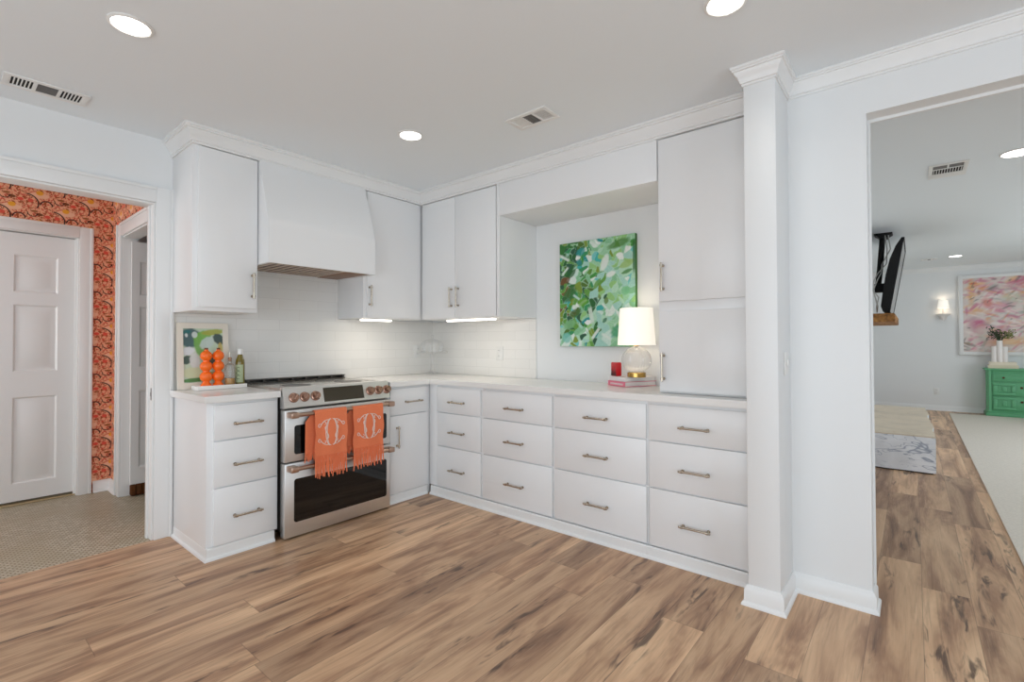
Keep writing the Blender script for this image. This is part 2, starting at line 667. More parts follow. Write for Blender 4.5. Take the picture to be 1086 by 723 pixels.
def struct(name, bm, m, label=None, ang=32):
    o = obj(name, bm, m, None, label, ang)
    o['kind'] = 'structure'
    return o


def B():
    return bmesh.new()


def copy_tree(root, label=None):
    r = root.copy()
    col.objects.link(r)
    if label:
        r['label'] = label
    for ch in list(root.children):
        c = ch.copy()
        col.objects.link(c)
        c.parent = r
        for g in list(ch.children):
            d = g.copy()
            col.objects.link(d)
            d.parent = c
    return r


# face coordinates: s along the wall, d out from the wall
def fbox(bm, face, s0, s1, d0, d1, z0, z1, bev=0.0):
    if face == 'A':
        box(bm, d0, d1, s0, s1, z0, z1, bev)
    else:
        box(bm, s0, s1, -d1, -d0, z0, z1, bev)


def fpt(face, s, d, z):
    return Vector((d, s, z)) if face == 'A' else Vector((s, -d, z))


def pull(parent, face, s, z, d, length=0.165, vertical=False):
    """bar pull on two collared posts"""
    bm = B()
    h = length / 2
    o = 0.030
    e = lambda t, dd: fpt(face, s + (0 if vertical else t), dd, z + (t if vertical else 0))
    tube(bm, [e(-h, d + o), e(-h + 0.004, d + o), e(h - 0.004, d + o), e(h, d + o)], 0.0058, 12)
    for q in (-h + 0.016, h - 0.016):
        cyl(bm, e(q, d), e(q, d + o), 0.005, 12)
        cyl(bm, e(q, d), e(q, d + 0.004), 0.0085, 12)
        cyl(bm, e(q - 0.006, d + o), e(q + 0.006, d + o), 0.0082, 12)
    return obj('pull', bm, M['nickel'], parent, 'champagne nickel bar pull')


CEIL = 2.495
CT, CB = 0.917, 0.879      # worktop top and underside
UB, UT = 1.407, 2.396      # wall cabinets

# ================================================================== structure
bm = B(); box(bm, 0.0, 7.0, -6.0, 8.3, -0.1, 0.0)
struct('floor', bm, M['floor'])
bm = B(); box(bm, -2.9, -0.001, -6.0, 0.2, -0.1, -0.001)
struct('floor_hall', bm, M['mosaic'])
bm = B(); box(bm, -2.9, 7.6, -6.1, 8.4, CEIL, CEIL + 0.1)
struct('ceiling', bm, M['ceiling'])

# range wall with the doorway to the hall
DY0, DY1, DZ = -3.35, -2.268, 2.090
bm = B()
box(bm, -0.12, 0.0, DY1, 0.0, 0.0, CEIL)
box(bm, -0.12, 0.0, DY0, DY1, DZ, CEIL)
box(bm, -0.12, 0.0, -6.0, DY0, 0.0, CEIL)
struct('wall_left', bm, M['wall'])
# long wall behind the drawers and the end wall beside the column
bm = B(); box(bm, -0.12, 3.16, 0.0, 0.12, 0.0, CEIL)
struct('wall_back', bm, M['wall'])
WY, WT = -0.457, -0.352
OX, OZ = 3.480, 2.250
bm = B()
box(bm, 3.045, OX, WY, WT, 0.0, CEIL)
box(bm, OX, 7.0, WY, WT, OZ, CEIL)
box(bm, 6.2, 7.0, WY, WT, 0.0, OZ)
box(bm, 3.045, 3.16, WT, 0.0, 0.0, CEIL)
struct('wall_right', bm, M['wall'])
# column at the end of the cabinet run
CX0, CX1, CY = 3.032, 3.166, -0.737
bm = B(); box(bm, CX0, CX1, CY, WY, 0.0, CEIL, 0.003)
struct('column', bm, M['wall'])
# walls behind the camera, each with a broad window opening
bm = B()
box(bm, 0, 7, -6.1, -6.0, 0, 0.5); box(bm, 0, 7, -6.1, -6.0, 2.4, CEIL)
box(bm, 0, 1.2, -6.1, -6.0, 0.5, 2.4); box(bm, 5.6, 7, -6.1, -6.0, 0.5, 2.4)
struct('wall_rear', bm, M['wall'])
bm = B()
box(bm, 7.0, 7.1, -6, WT, 0, 0.5); box(bm, 7.0, 7.1, -6, WT, 2.4, CEIL)
box(bm, 7.0, 7.1, -6, -5.1, 0.5, 2.4); box(bm, 7.0, 7.1, -1.3, WT, 0.5, 2.4)
struct('wall_far_right', bm, M['wall'])
# living room shell
LY = 8.1
bm = B(); box(bm, 2.9, 7.6, LY, LY + 0.1, 0, CEIL)
struct('wall_living_back', bm, M['wall'])
bm = B(); box(bm, 2.9, 3.05, 0.12, LY, 0, CEIL)
struct('wall_living_left', bm, M['wall'])
bm = B()
box(bm, 7.5, 7.6, WT, LY, 0, 0.5); box(bm, 7.5, 7.6, WT, LY, 2.3, CEIL)
box(bm, 7.5, 7.6, WT, 2.0, 0.5, 2.3); box(bm, 7.5, 7.6, 6.4, LY, 0.5, 2.3)
struct('wall_living_right', bm, M['wall'])
bm = B(); box(bm, 7.0, 7.5, WT, LY, -0.1, 0.0)
struct('floor_living', bm, M['floor'])
# hall shell
HX, HY = -1.530, -2.180
D1Y0, D1Y1, D1Z = -3.22, -2.392, 2.065
bm = B()
box(bm, HX - 0.1, HX, D1Y1, HY, 0, CEIL)
box(bm, HX - 0.1, HX, D1Y0, D1Y1, D1Z, CEIL)
box(bm, HX - 0.1, HX, -6.0, D1Y0, 0, CEIL)
struct('wall_hall_far', bm, M['paperA'])
D2X0, D2X1, D2Z = -1.205, -0.42, 2.065
bm = B()
box(bm, HX, D2X0, HY, HY + 0.10, 0, CEIL)
box(bm, D2X1, -0.121, HY, HY + 0.10, 0, CEIL)
box(bm, D2X0, D2X1, HY, HY + 0.10, D2Z, CEIL)
struct('wall_hall_side', bm, M['paperB'])
bm = B(); box(bm, -1.63, -0.121, -0.7, -0.6, 0, CEIL); box(bm, -1.73, -1.63, HY + 0.10, -0.6, 0, CEIL)
struct('wall_closet', bm, M['wall'])
bm = B(); box(bm, HX - 0.6, HX - 0.5, -4.2, -2.0, 0, CEIL)
struct('wall_hall_outer', bm, M['wall'])
bm = B(); box(bm, -1.6, -0.12, -6.1, -6.0, 0, CEIL)
struct('wall_hall_rear', bm, M['wall'])

# ------------------------------------------------------------------ trim
crown = [(-0.03, -0.100), (0.008, -0.100), (0.008, -0.088), (0.015, -0.086), (0.015, -0.078), (0.020, -0.070),
         (0.026, -0.052), (0.040, -0.036), (0.043, -0.026), (0.052, -0.024), (0.052, -0.016), (0.060, -0.012), (0.060, -0.0005), (-0.03, -0.0005)]
crown_n = [(max(d, 0) * 0.78, z * 0.86) for d, z in crown]
cp = lambda pr: [(d, CEIL + z) for d, z in pr]
bm = B()
moulding(bm, [(0.001, -2.179), (0.375, -2.179), (0.375, -0.459), (CX0 - 0.001, -0.459)], cp(crown))
struct('trim_1', bm, M['trim'], 'white crown moulding over the wall cabinets')
bm = B()
moulding(bm, [(CX0, -0.52), (CX0, CY), (CX1, CY), (CX1, WY), (6.95, WY)], cp(crown_n))
struct('trim_2', bm, M['trim'], 'white crown moulding round the column and opening wall')
bm = B()
moulding(bm, [(3.051, LY - 0.001), (7.49, LY - 0.001)], cp(crown_n))
struct('trim_3', bm, M['trim'], 'white crown moulding on the living room wall')
basep = [(0, 0), (0.026, 0), (0.026, 0.008), (0.022, 0.016), (0.016, 0.020), (0.0145, 0.072), (0.010, 0.080), (0.004, 0.092), (0, 0.092)]
bm = B()
moulding(bm, [(CX0, -0.60), (CX0, CY), (CX1, CY), (CX1, WY), (OX, WY), (OX, WT), (3.17, WT)], basep)
struct('baseboard_column', bm, M['trim'], 'white baseboard round the column and door jamb')
bm = B()
moulding(bm, [(3.051, LY - 0.001), (7.49, LY - 0.001)], basep)
struct('baseboard_living', bm, M['trim'])
bm = B()
moulding(bm, [(HX, -2.296), (HX, HY), (-1.305, HY)], basep)
struct('baseboard_hall', bm, M['trim'])
# living-side stop strips of the wide opening
bm = B()
box(bm, OX + 0.0005, OX + 0.010, WT - 0.012, WT + 0.002, 0.093, OZ - 0.0145)
box(bm, OX, 6.2, WT - 0.012, WT + 0.002, OZ - 0.014, OZ)
struct('trim_4', bm, M['trim'], 'white edge strip inside the wide opening')


def casing(bm, face, s0, s1, ztop, w, plane, thick=0.018, outward=1, fn=None, sides=(True, True)):
    """flat casing with an outer back band; fn(s, d, z) -> 3D"""
    def slab(a, b, z0, z1, t0, t1):
        p = [fn(a, t0, z0), fn(b, t1, z1)]
        box(bm, p[0][0], p[1][0], p[0][1], p[1][1], p[0][2], p[1][2], 0.003)
    if sides[0]:
        slab(s0 - w, s0, 0, ztop + w, 0, thick)
        slab(s0 - w, s0 - w + 0.020, 0, ztop + w, thick, thick + 0.008)
    if sides[1]:
        slab(s1, s1 + w, 0, ztop + w, 0, thick)
        slab(s1 + w - 0.020, s1 + w, 0, ztop + w, thick, thick + 0.008)
    slab(s0, s1, ztop, ztop + w, 0, thick)
    slab(s0, s1, ztop + w - 0.020, ztop + w, thick, thick + 0.008)


bm = B()
casing(bm, 'A', DY0, DY1, DZ, 0.096, 0, fn=lambda s, d, z: (d, s, z))
struct('trim_5', bm, M['trim'], 'white casing of the kitchen doorway')
bm = B()   # jamb lining
box(bm, -0.125, 0.004, DY1 - 0.012, DY1, 0, DZ, 0.002)
box(bm, -0.125, 0.004, DY0, DY0 + 0.012, 0, DZ, 0.002)
box(bm, -0.125, 0.004, DY0 + 0.012, DY1 - 0.012, DZ - 0.012, DZ, 0.002)
box(bm, -0.085, -0.05, DY1 - 0.022, DY1 - 0.012, 0, DZ - 0.012, 0.002)
struct('trim_6', bm, M['trim'], 'white jamb lining of the kitchen doorway')
bm = B(); box(bm, -0.020, -0.004, DY1 - 0.0135, DY1 - 0.010, 0.86, 0.935, 0.001); box(bm, -0.016, -0.008, DY1 - 0.016, DY1 - 0.013, 0.885, 0.910, 0.001)
tag(obj('strike_plate', bm, M['steel_dark']), 'small metal strike plate on the white kitchen doorway jamb', 'latch plate')
bm = B()
casing(bm, 'A', D1Y0, D1Y1, D1Z, 0.085, 0, fn=lambda s, d, z: (HX + d, s, z))
box(bm, HX - 0.1, HX, D1Y1 - 0.006, D1Y1, 0, D1Z); box(bm, HX - 0.1, HX, D1Y0, D1Y1, D1Z - 0.006, D1Z)
box(bm, HX - 0.052, HX - 0.040, D1Y1 - 0.018, D1Y1 - 0.006, 0, D1Z - 0.006)
struct('trim_7', bm, M['trim'], 'white casing round the closed hall door')
bm = B()
casing(bm, 'B', D2X0, D2X1, D2Z, 0.100, 0, fn=lambda s, d, z: (s, HY - d, z))
box(bm, D2X0 - 0.002, D2X0 + 0.004, HY - 0.001, HY + 0.1, 0, D2Z); box(bm, D2X0, D2X1, HY - 0.001, HY + 0.1, D2Z - 0.010, D2Z + 0.002)
struct('trim_8', bm, M['trim'], 'white casing of the side opening in the hall')


def panel_door(name, fn, w, h, m, st=0.105):
    """six panel door; fn(u across, t out of the face, v up) -> 3D point. Front face at t = 0."""
    bm = B()
    mid = 0.10
    cols_ = [(st, (w - mid) / 2), ((w + mid) / 2, w - st)]
    rows_ = [(0.13, 0.79 * h / 2.05), (0.985 * h / 2.05, 1.50 * h / 2.05), (1.595 * h / 2.05, 1.885 * h / 2.05)]
    us = sorted({0, w, *[c for p in cols_ for c in p]})
    vs_ = sorted({0, h, *[r for p in rows_ for r in p]})
    vert = {}
    def V(u, t, v):
        key = (round(u, 4), round(t, 4), round(v, 4))
        if key not in vert:
            vert[key] = bm.verts.new(fn(u, t, v))
        return vert[key]
    pan = {(a, c) for a in cols_ for c in rows_}
    for u0, u1 in zip(us[:-1], us[1:]):
        for v0, v1 in zip(vs_[:-1], vs_[1:]):
            if ((u0, u1), (v0, v1)) in pan:
                loops = [(0, 0), (0.012, -0.010), (0.030, -0.010), (0.052, -0.003)]
                prev = None
                for ins, t in loops:
                    q = [V(u0 + ins, t, v0 + ins), V(u1 - ins, t, v0 + ins), V(u1 - ins, t, v1 - ins), V(u0 + ins, t, v1 - ins)]
                    if prev:
                        for i in range(4):
                            bm.faces.new((prev[i], prev[(i + 1) % 4], q[(i + 1) % 4], q[i]))
                    prev = q
                bm.faces.new(prev)
            else:
                bm.faces.new((V(u0, 0, v0), V(u1, 0, v0), V(u1, 0, v1), V(u0, 0, v1)))
    T = -0.036
    for a, b in zip(us[:-1], us[1:]):
        bm.faces.new((V(a, 0, 0), V(b, 0, 0), V(b, T, 0), V(a, T, 0)))
        bm.faces.new((V(a, 0, h), V(b, 0, h), V(b, T, h), V(a, T, h)))
    for a, b in zip(vs_[:-1], vs_[1:]):
        bm.faces.new((V(0, 0, a), V(0, 0, b), V(0, T, b), V(0, T, a)))
        bm.faces.new((V(w, 0, a), V(w, 0, b), V(w, T, b), V(w, T, a)))
    bm.faces.new([V(u, T, 0) for u in us] + [V(w, T, v) for v in vs_[1:]] + [V(u, T, h) for u in us[-2::-1]] + [V(0, T, v) for v in vs_[-2:0:-1]])
    return struct(name, bm, m, ang=20)


dw = D1Y1 - D1Y0 - 0.024
d1 = panel_door('door_1', lambda u, t, v: (HX - 0.052 + t, D1Y0 + 0.012 + u, 0.028 + v), dw, D1Z - 0.04, M['trim'])
d1['label'] = 'closed white six panel hall door'
bm = B(); box(bm, HX - 0.10, HX - 0.03, D1Y0, D1Y1, 0.0, 0.010, 0.003)
struct('trim_9', bm, mat('tan_threshold', (176, 156, 120), 0.5), 'tan threshold under the hall door')
d2 = panel_door('door_2', lambda u, t, v: (-1.160 + t, HY + 0.050 + u, 0.092 + v), 0.76, 1.935, M['trim'], 0.052)
d2['label'] = 'white panel door leaf standing open beyond the side opening'
bm = B()
for i in range(20):
    y0 = HY + 0.052 + i * 0.0375
    box(bm, -1.194, -1.142, y0, y0 + 0.0365, 0.004, 0.089, 0.010)
tag(obj('draft_guard', bm, M['brown_mat']), 'brown speckled draft guard under the open hall door', 'draft guard')

# soffit over the niche
NX0, NX1, NZ = 1.270, 2.489, 2.156
bm = B(); box(bm, NX0 + 0.001, NX1 - 0.001, -0.4585, -0.001, NZ, UT, 0.0015)
struct('soffit', bm, M['cab'], 'white soffit panel bridging the niche')
# backsplash
bm = B(); box(bm, 0.0005, 0.009, -2.170, -0.0005, CT + 0.001, UB - 0.001); box(bm, 0.0005, 0.009, -1.8055, -1.0215, UB - 0.001, 1.76)
struct('backsplash_left', bm, M['tileA'], 'glossy white tile behind the range')
bm = B(); box(bm, 0.0095, NX0, -0.009, -0.0005, CT + 0.001, UB - 0.001)
struct('backsplash_back', bm, M['tileB'], 'glossy white tile on the long wall')

# ================================================================== base cabinets
DA, DB_ = 0.602, 0.561
ROWS = [(0.663, 0.860), (0.400, 0.656), (0.072, 0.391)]
G_BASE = 'white base cabinets under the worktops'


def drawers(root, face, s0, s1, d, rows=ROWS):
    words = ('shallow top drawer', 'middle drawer', 'deep bottom drawer')
    for k, (z0, z1) in enumerate(rows):
        bm = B(); fbox(bm, face, s0, s1, d - 0.018, d, z0, z1, 0.002)
        dr = obj('drawer', bm, M['cab'], root, words[k] + ' front')
        zc = (z0 + z1) / 2 - 0.012 if k < 2 else 0.222
        pull(dr, face, (s0 + s1) / 2, zc, d)


toe = [(0, 0), (0.024, 0), (0.024, 0.007), (0.020, 0.014), (0.013, 0.018), (0.011, 0.062), (0.004, 0.068), (0, 0.068)]

# left of the range
r = thing('base_cabinet', 'narrow three drawer white base cabinet between doorway and range', 'cabinet', (0.3, -1.97, 0), G_BASE)
bm = B(); box(bm, 0.001, DA - 0.018, -2.170, -1.775, 0.062, CB - 0.001, 0.0015)
obj('body', bm, M['cab'], r)
bm = B(); box(bm, 0.03, DA - 0.03, -2.160, -1.800, 0.0, 0.061)
moulding(bm, [(0.03, -2.1602), (DA - 0.012, -2.1602), (DA - 0.012, -1.800)], toe)
obj('toe_kick', bm, M['trim'], r)
drawers(r, 'A', -2.137, -1.786, DA)

# right of the range, into the corner
r = thing('base_cabinet', 'white corner base cabinet with one drawer over a door, right of range', 'cabinet', (0.3, -0.76, 0), G_BASE)
bm = B(); box(bm, 0.012, DA - 0.018, -0.960, -0.546, 0.062, CB - 0.001, 0.0015)
obj('body', bm, M['cab'], r)
bm = B(); box(bm, DA - 0.10, DA - 0.012, -0.955, -0.5495, 0.0, 0.061)
moulding(bm, [(DA - 0.012, -0.955), (DA - 0.012, -0.588)], toe)
obj('toe_kick', bm, M['trim'], r)
bm = B(); box(bm, DA - 0.018, DA, -0.945, -0.580, 0.663, 0.860, 0.002)
dr = obj('drawer', bm, M['cab'], r)
pull(dr, 'A', -0.735, 0.756, DA)
bm = B(); box(bm, DA - 0.018, DA, -0.945, -0.580, 0.072, 0.656, 0.002)
dr = obj('door', bm, M['cab'], r)
pull(dr, 'A', -0.885, 0.497, DA, vertical=True)

# four drawer stacks along the long wall
units = [(0.020, 1.176, 0.692, 1.165, 'white drawer base cabinet in the corner, nearest the range'),
         (1.177, 1.816, 1.189, 1.806, 'white drawer base cabinet second from the corner, left of the painting'),
         (1.817, 2.465, 1.827, 2.456, 'white drawer base cabinet below the table lamp and pink book'),
         (2.466, 3.029, 2.475, 2.991, 'white drawer base cabinet beside the column')]
for b0, b1, s0, s1, lab in units:
    r = thing('base_cabinet', lab, 'cabinet', ((max(b0, 0.6) + b1) / 2, -0.3, 0), G_BASE)
    bm = B(); fbox(bm, 'B', b0, b1, 0.012, DB_ - 0.018, 0.062, CB - 0.001, 0.0012)
    if b0 < 0.1:
        fbox(bm, 'B', DA + 0.001, 0.688, 0.40, DB_ - 0.006, 0.069, CB - 0.001, 0.001)
    obj('body', bm, M['cab'], r)
    t0 = 0.632 if b0 < 0.1 else b0
    bm = B(); fbox(bm, 'B', t0, b1, DB_ - 0.10, DB_ + 0.0045, 0.0, 0.061)
    moulding(bm, [(t0, -DB_ - 0.004), (b1 - (0.031 if b1 > 3 else 0), -DB_ - 0.004)], toe)
    obj('toe_kick', bm, M['trim'], r)
    drawers(r, 'B', s0, s1, DB_)

# ------------------------------------------------------------------ worktops
bm = B()
pl = [(0.010, -2.166), (0.030, -2.166), (0.030, -2.192), (0.624, -2.192), (0.624, -1.772), (0.010, -1.772)]
prism(bm, pl, lambda u, v, t: (u, v, t), CB, CT)
bmesh.ops.recalc_face_normals(bm, faces=bm.faces[:])
bmesh.ops.bevel(bm, geom=bm.edges[:], offset=0.0025, segments=2, affect='EDGES')
tag(obj('worktop', bm, M['quartz'], None, None, base=(0.3, -1.97, CB)), 'short white quartz worktop left of the range', 'worktop', 'white quartz worktops')
bm = B()
pl = [(0.010, -0.010), (0.010, -0.962), (0.622, -0.962), (0.622, -0.578), (3.030, -0.578), (3.030, -0.010)]
prism(bm, pl, lambda u, v, t: (u, v, t), CB, CT)
bmesh.ops.recalc_face_normals(bm, faces=bm.faces[:])
bmesh.ops.bevel(bm, geom=bm.edges[:], offset=0.0025, segments=2, affect='EDGES')
tag(obj('worktop', bm, M['quartz'], None, None, base=(0.3, -0.3, CB)), 'long white L-shaped quartz worktop over the drawers', 'worktop', 'white quartz worktops')

# ================================================================== wall cabinets
G_UP = 'white wall cabinets below the ceiling'
DU = 0.375
r = thing('wall_cabinet', 'white single door wall cabinet left of the range hood', 'cabinet', (0.18, -1.99, UB), G_UP)
bm = B(); box(bm, 0.001, DU - 0.016, -2.178, -1.806, UB, UT, 0.0015); obj('body', bm, M['cab'], r)
bm = B(); box(bm, DU - 0.015, DU + 0.003, -2.151, -1.816, UB + 0.024, UT - 0.006, 0.002)
dr = obj('door', bm, M['cab'], r); pull(dr, 'A', -1.846, 1.577, DU + 0.003, vertical=True)
r = thing('wall_cabinet', 'white single door wall cabinet right of the range hood, in the corner', 'cabinet', (0.18, -0.74, UB), G_UP)
bm = B(); box(bm, 0.001, DU - 0.016, -1.020, -0.4405, UB, UT, 0.0015); obj('body', bm, M['cab'], r)
bm = B(); box(bm, DU - 0.015, DU + 0.003, -0.995, -0.474, UB + 0.008, UT - 0.006, 0.002)
dr = obj('door', bm, M['cab'], r); pull(dr, 'A', -0.976, 1.577, DU + 0.003, vertical=True)
DV = 0.458
r = thing('wall_cabinet', 'white two door wall cabinet above the glass cake stand', 'cabinet', (0.82, -0.22, UB), G_UP)
bm = B(); box(bm, 0.361, 1.2695, -DV + 0.018, -0.001, UB, UT, 0.0015)
box(bm, 0.3785, 0.396, -DV + 0.004, -DV + 0.019, UB, UT, 0.001)
obj('body', bm, M['cab'], r)
for a, b, ps in ((0.398, 0.790, 0.753), (0.794, 1.230, 0.831)):
    bm = B(); fbox(bm, 'B', a, b, DV - 0.017, DV, UB + 0.006, UT - 0.006, 0.002)
    dr = obj('door', bm, M['cab'], r); pull(dr, 'B', ps, 1.576, DV, vertical=True)
bm = B(); fbox(bm, 'B', 1.242, 1.2695, DV - 0.018, DV, UB, UT, 0.001)
obj('stile', bm, M['cab'], r)
r = thing('wall_cabinet', 'tall white cabinet on the worktop, upper and lower doors, beside the column', 'cabinet', (2.75, -0.22, CT), G_UP)
bm = B(); box(bm, 2.4895, 3.030, -DV + 0.019, -0.002, CT + 0.001, UT, 0.0012)
obj('body', bm, M['cab'], r)
bm = B(); fbox(bm, 'B', 2.497, 2.992, DV - 0.018, DV + 0.001, 1.447, UT - 0.008, 0.002)
dr = obj('door', bm, M['cab'], r, 'tall upper door'); pull(dr, 'B', 2.523, 1.586, DV + 0.001, vertical=True)
bm = B(); fbox(bm, 'B', 2.497, 2.992, DV - 0.018, DV + 0.001, 0.929, 1.389, 0.002)
dr = obj('door', bm, M['cab'], r, 'square lower door standing over the worktop'); pull(dr, 'B', 2.523, 1.068, DV + 0.001, vertical=True)

# ------------------------------------------------------------------ range hood
r = thing('range_hood', 'white boxed range hood with sloping front above the range', 'range hood', (0.25, -1.41, 1.72), None)
HB = 1.722
prof = [(0.011, HB), (0.018, HB), (0.018, HB + 0.06), (0.500, HB + 0.06), (0.500, HB), (0.520, HB), (0.520, 1.975), (0.517, 1.995), (0.508, 2.02), (0.385, UT), (0.011, UT)]
bm = B(); prism(bm, prof, lambda u, v, t: (u, t, v), -1.800, -1.026)
full = [(0.001, HB), (0.520, HB)] + prof[6:10] + [(0.001, UT)]
prism(bm, full, lambda u, v, t: (u, t, v), -1.8055, -1.8003); prism(bm, full, lambda u, v, t: (u, t, v), -1.0257, -1.0213); obj('shell', bm, M['cab'], r, ang=25)
bm = B()
box(bm, 0.020, 0.498, -1.798, -1.780, HB + 0.001, HB + 0.058)
obj('end_panel', bm, M['cab'], r)
bm = B(); box(bm, 0.020, 0.498, -1.046, -1.028, HB + 0.001, HB + 0.058)
obj('end_panel', bm, M['cab'], r)
bm = B(); box(bm, 0.020, 0.498, -1.779, -1.047, HB + 0.032, HB + 0.058)
obj('liner', bm, M['dark'], r, 'dark cavity lining')
bm = B()
for i in range(11):
    y = -1.768 + i * 0.050
    box(bm, 0.060, 0.490, y, y + 0.029, HB + 0.0015, HB + 0.006, 0.001)
box(bm, 0.060, 0.075, -1.770, -1.222, HB + 0.001, HB + 0.031); box(bm, 0.478, 0.494, -1.770, -1.222, HB + 0.001, HB + 0.031)
obj('baffle_filter', bm, M['filter'], r, 'slotted metal baffle filter')
bm = B(); box(bm, 0.030, 0.494, -1.218, -1.048, HB + 0.002, HB + 0.030, 0.003)
obj('filter_panel', bm, M['liner'], r, 'plain brown metal panel')

# ------------------------------------------------------------------ under-cabinet lights
for (a, b, lab) in (((0.30, -1.010, 0), (0.335, -0.735, 0), 'lit light bar under the cabinet right of the hood'),
                    ((0.645, -0.415, 0), (1.168, -0.380, 0), 'lit light bar under the two door cabinet')):
    r = thing('light_bar', lab, 'light', ((a[0] + b[0]) / 2, (a[1] + b[1]) / 2, UB - 0.022), 'lit bars under the wall cabinets')
    bm = B(); box(bm, a[0] - 0.004, b[0] + 0.004, a[1] - 0.004, b[1] + 0.004, UB - 0.010, UB - 0.001, 0.002)
    obj('housing', bm, M['white'], r)
    bm = B(); box(bm, a[0], b[0], a[1], b[1], UB - 0.022, UB - 0.0105, 0.004)
    obj('diffuser', bm, M['led'], r, 'glowing white diffuser')
    area('light_bar_glow', ((a[0] + b[0]) / 2, (a[1] + b[1]) / 2, UB - 0.026), (0, 0, -1), b[0] - a[0], b[1] - a[1], 0.7 if b[0] > 1 else 0.9, (1.0, 0.90, 0.76))

# ================================================================== range
RY0, RY1, RX = -1.768, -0.966, 0.664
RY1 = -0.990
r = thing('range', 'stainless steel double oven range with copper knobs', 'range', (0.33, -1.38, 0))
bm = B(); box(bm, 0.03, 0.605, RY0 + 0.004, RY1 - 0.004, 0.045, 0.905, 0.002)
for yy in (RY0 + 0.04, RY1 - 0.04):
    for xx in (0.08, 0.56):
        cyl(bm, (xx, yy, 0.0), (xx, yy, 0.05), 0.018, 12)
obj('body', bm, M['steel_dark'], r, 'dark grey side panels and feet')
bm = B(); box(bm, 0.03, 0.628, RY0 + 0.001, RY1 - 0.001, 0.9055, 0.929, 0.004)
obj('cooktop', bm, M['cooktop'], r, 'flat pale cooktop')
for i in range(4):
    cx = (0.17, 0.42)[i % 2]; cy = (-1.58, -1.19)[i // 2]
    bm = B(); lathe(bm, [(0.095, 0), (0.098, 0.0006), (0.094, 0.0008)], (cx, cy, 0.9292), 40)
    obj('burner_ring', bm, M['steel_dark'], r)
bm = B()
box(bm, 0.012, 0.072, RY0 + 0.01, RY1 - 0.005, 0.9295, 0.936, 0.002)
box(bm, 0.012, 0.072, RY0 + 0.01, RY1 - 0.005, 0.951, 0.957, 0.002)
box(bm, 0.012, 0.018, RY0 + 0.01, RY1 - 0.005, 0.936, 0.951)
for i in range(8):
    y = RY0 + 0.02 + i * (RY1 - RY0 - 0.05) / 7
    box(bm, 0.020, 0.074, y, y + 0.016, 0.9355, 0.9515, 0.003)
obj('rear_vent', bm, M['steel_dark'], r, 'black slotted vent bar along the back')
# control panel
cprof = [(0.600, 0.806), (0.652, 0.806), (0.660, 0.812), (0.628, 0.930), (0.622, 0.935), (0.600, 0.935)]
bm = B(); prism(bm, cprof, lambda u, v, t: (u, t, v), RY0, RY1)
cpn = obj('control_panel', bm, M['steel'], r, ang=25)
pn = Vector((0.118, 0, 0.032)).normalized()
pc = lambda y, z, o=0.0: Vector((0.660 - (z - 0.812) * 0.032 / 0.118, y, z)) + pn * o
bm = B()
ds = [(-1.503, 0.826), (-1.205, 0.826), (-1.205, 0.916), (-1.503, 0.916)]
A_ = [bm.verts.new(pc(y, z, 0.0005)) for y, z in ds]; B_ = [bm.verts.new(pc(y, z, 0.0025)) for y, z in ds]
bm.faces.new(A_[::-1]); bm.faces.new(B_)
for i in range(4):
    bm.faces.new((A_[i], A_[(i + 1) % 4], B_[(i + 1) % 4], B_[i]))
obj('display', bm, M['display'], cpn, 'dark glass display')
for y in (-1.705, -1.635, -1.562, -1.152, -1.082, -1.012):
    bm = B()
    lathe(bm, [(0.031, 0), (0.031, 0.006), (0.027, 0.009), (0.0225, 0.010), (0.0225, 0.030), (0.0205, 0.034), (0.012, 0.035)], pc(y, 0.870, 0.001), 28, axis=pn)
    a = pc(y, 0.870, 0.036); t_ = Vector((0, 0.55, 0.83))
    cyl(bm, a - t_ * 0.016, a + t_ * 0.016, 0.0035, 8)
    obj('knob', bm, M['copper'], r, 'copper control knob')
# doors
def rrect(cy, cz, hw, hh, rad, n=6):
    pts = []
    for qx, qz, a0 in ((1, 1, 0), (-1, 1, PI / 2), (-1, -1, PI), (1, -1, 3 * PI / 2)):
        for i in range(n + 1):
            a = a0 + i * PI / 2 / n
            pts.append((cy + qx * (hw - rad) + rad * math.cos(a), cz + qz * (hh - rad) + rad * math.sin(a)))
    return pts


for (z0, z1, wz0, wz1, hz, nm) in ((0.476, 0.797, 0.520, 0.700, 0.770, 'narrow upper oven door'),
                                   (0.012, 0.468, 0.100, 0.368, 0.440, 'tall lower oven door')):
    bm = B(); box(bm, 0.606, RX, RY0, RY1, z0, z1, 0.005)
    dr = obj('oven_door', bm, M['steel'], r, nm)
    cyw = (RY0 + RY1) / 2 + 0.012
    bm = B(); prism(bm, rrect(cyw, (wz0 + wz1) / 2, 0.342, (wz1 - wz0) / 2, 0.016), lambda u, v, t: (t, u, v), RX + 0.0003, RX + 0.0028)
    obj('window', bm, M['black_glass'], dr, 'black glass window')
    bm = B(); hx = 0.716
    tube(bm, [(hx, RY0 + 0.045, hz), (hx, RY1 - 0.045, hz)], 0.0125, 18)
    obj('handle_bar', bm, M['bronze'], dr, 'rose bronze handle bar')
    for y in (RY0 + 0.034, RY1 - 0.034):
        bm = B(); box(bm, RX + 0.0005, hx + 0.018, y - 0.025, y + 0.025, hz - 0.018, hz + 0.018, 0.007)
        obj('handle_end', bm, M['bronze'], dr, 'rose bronze handle end block')


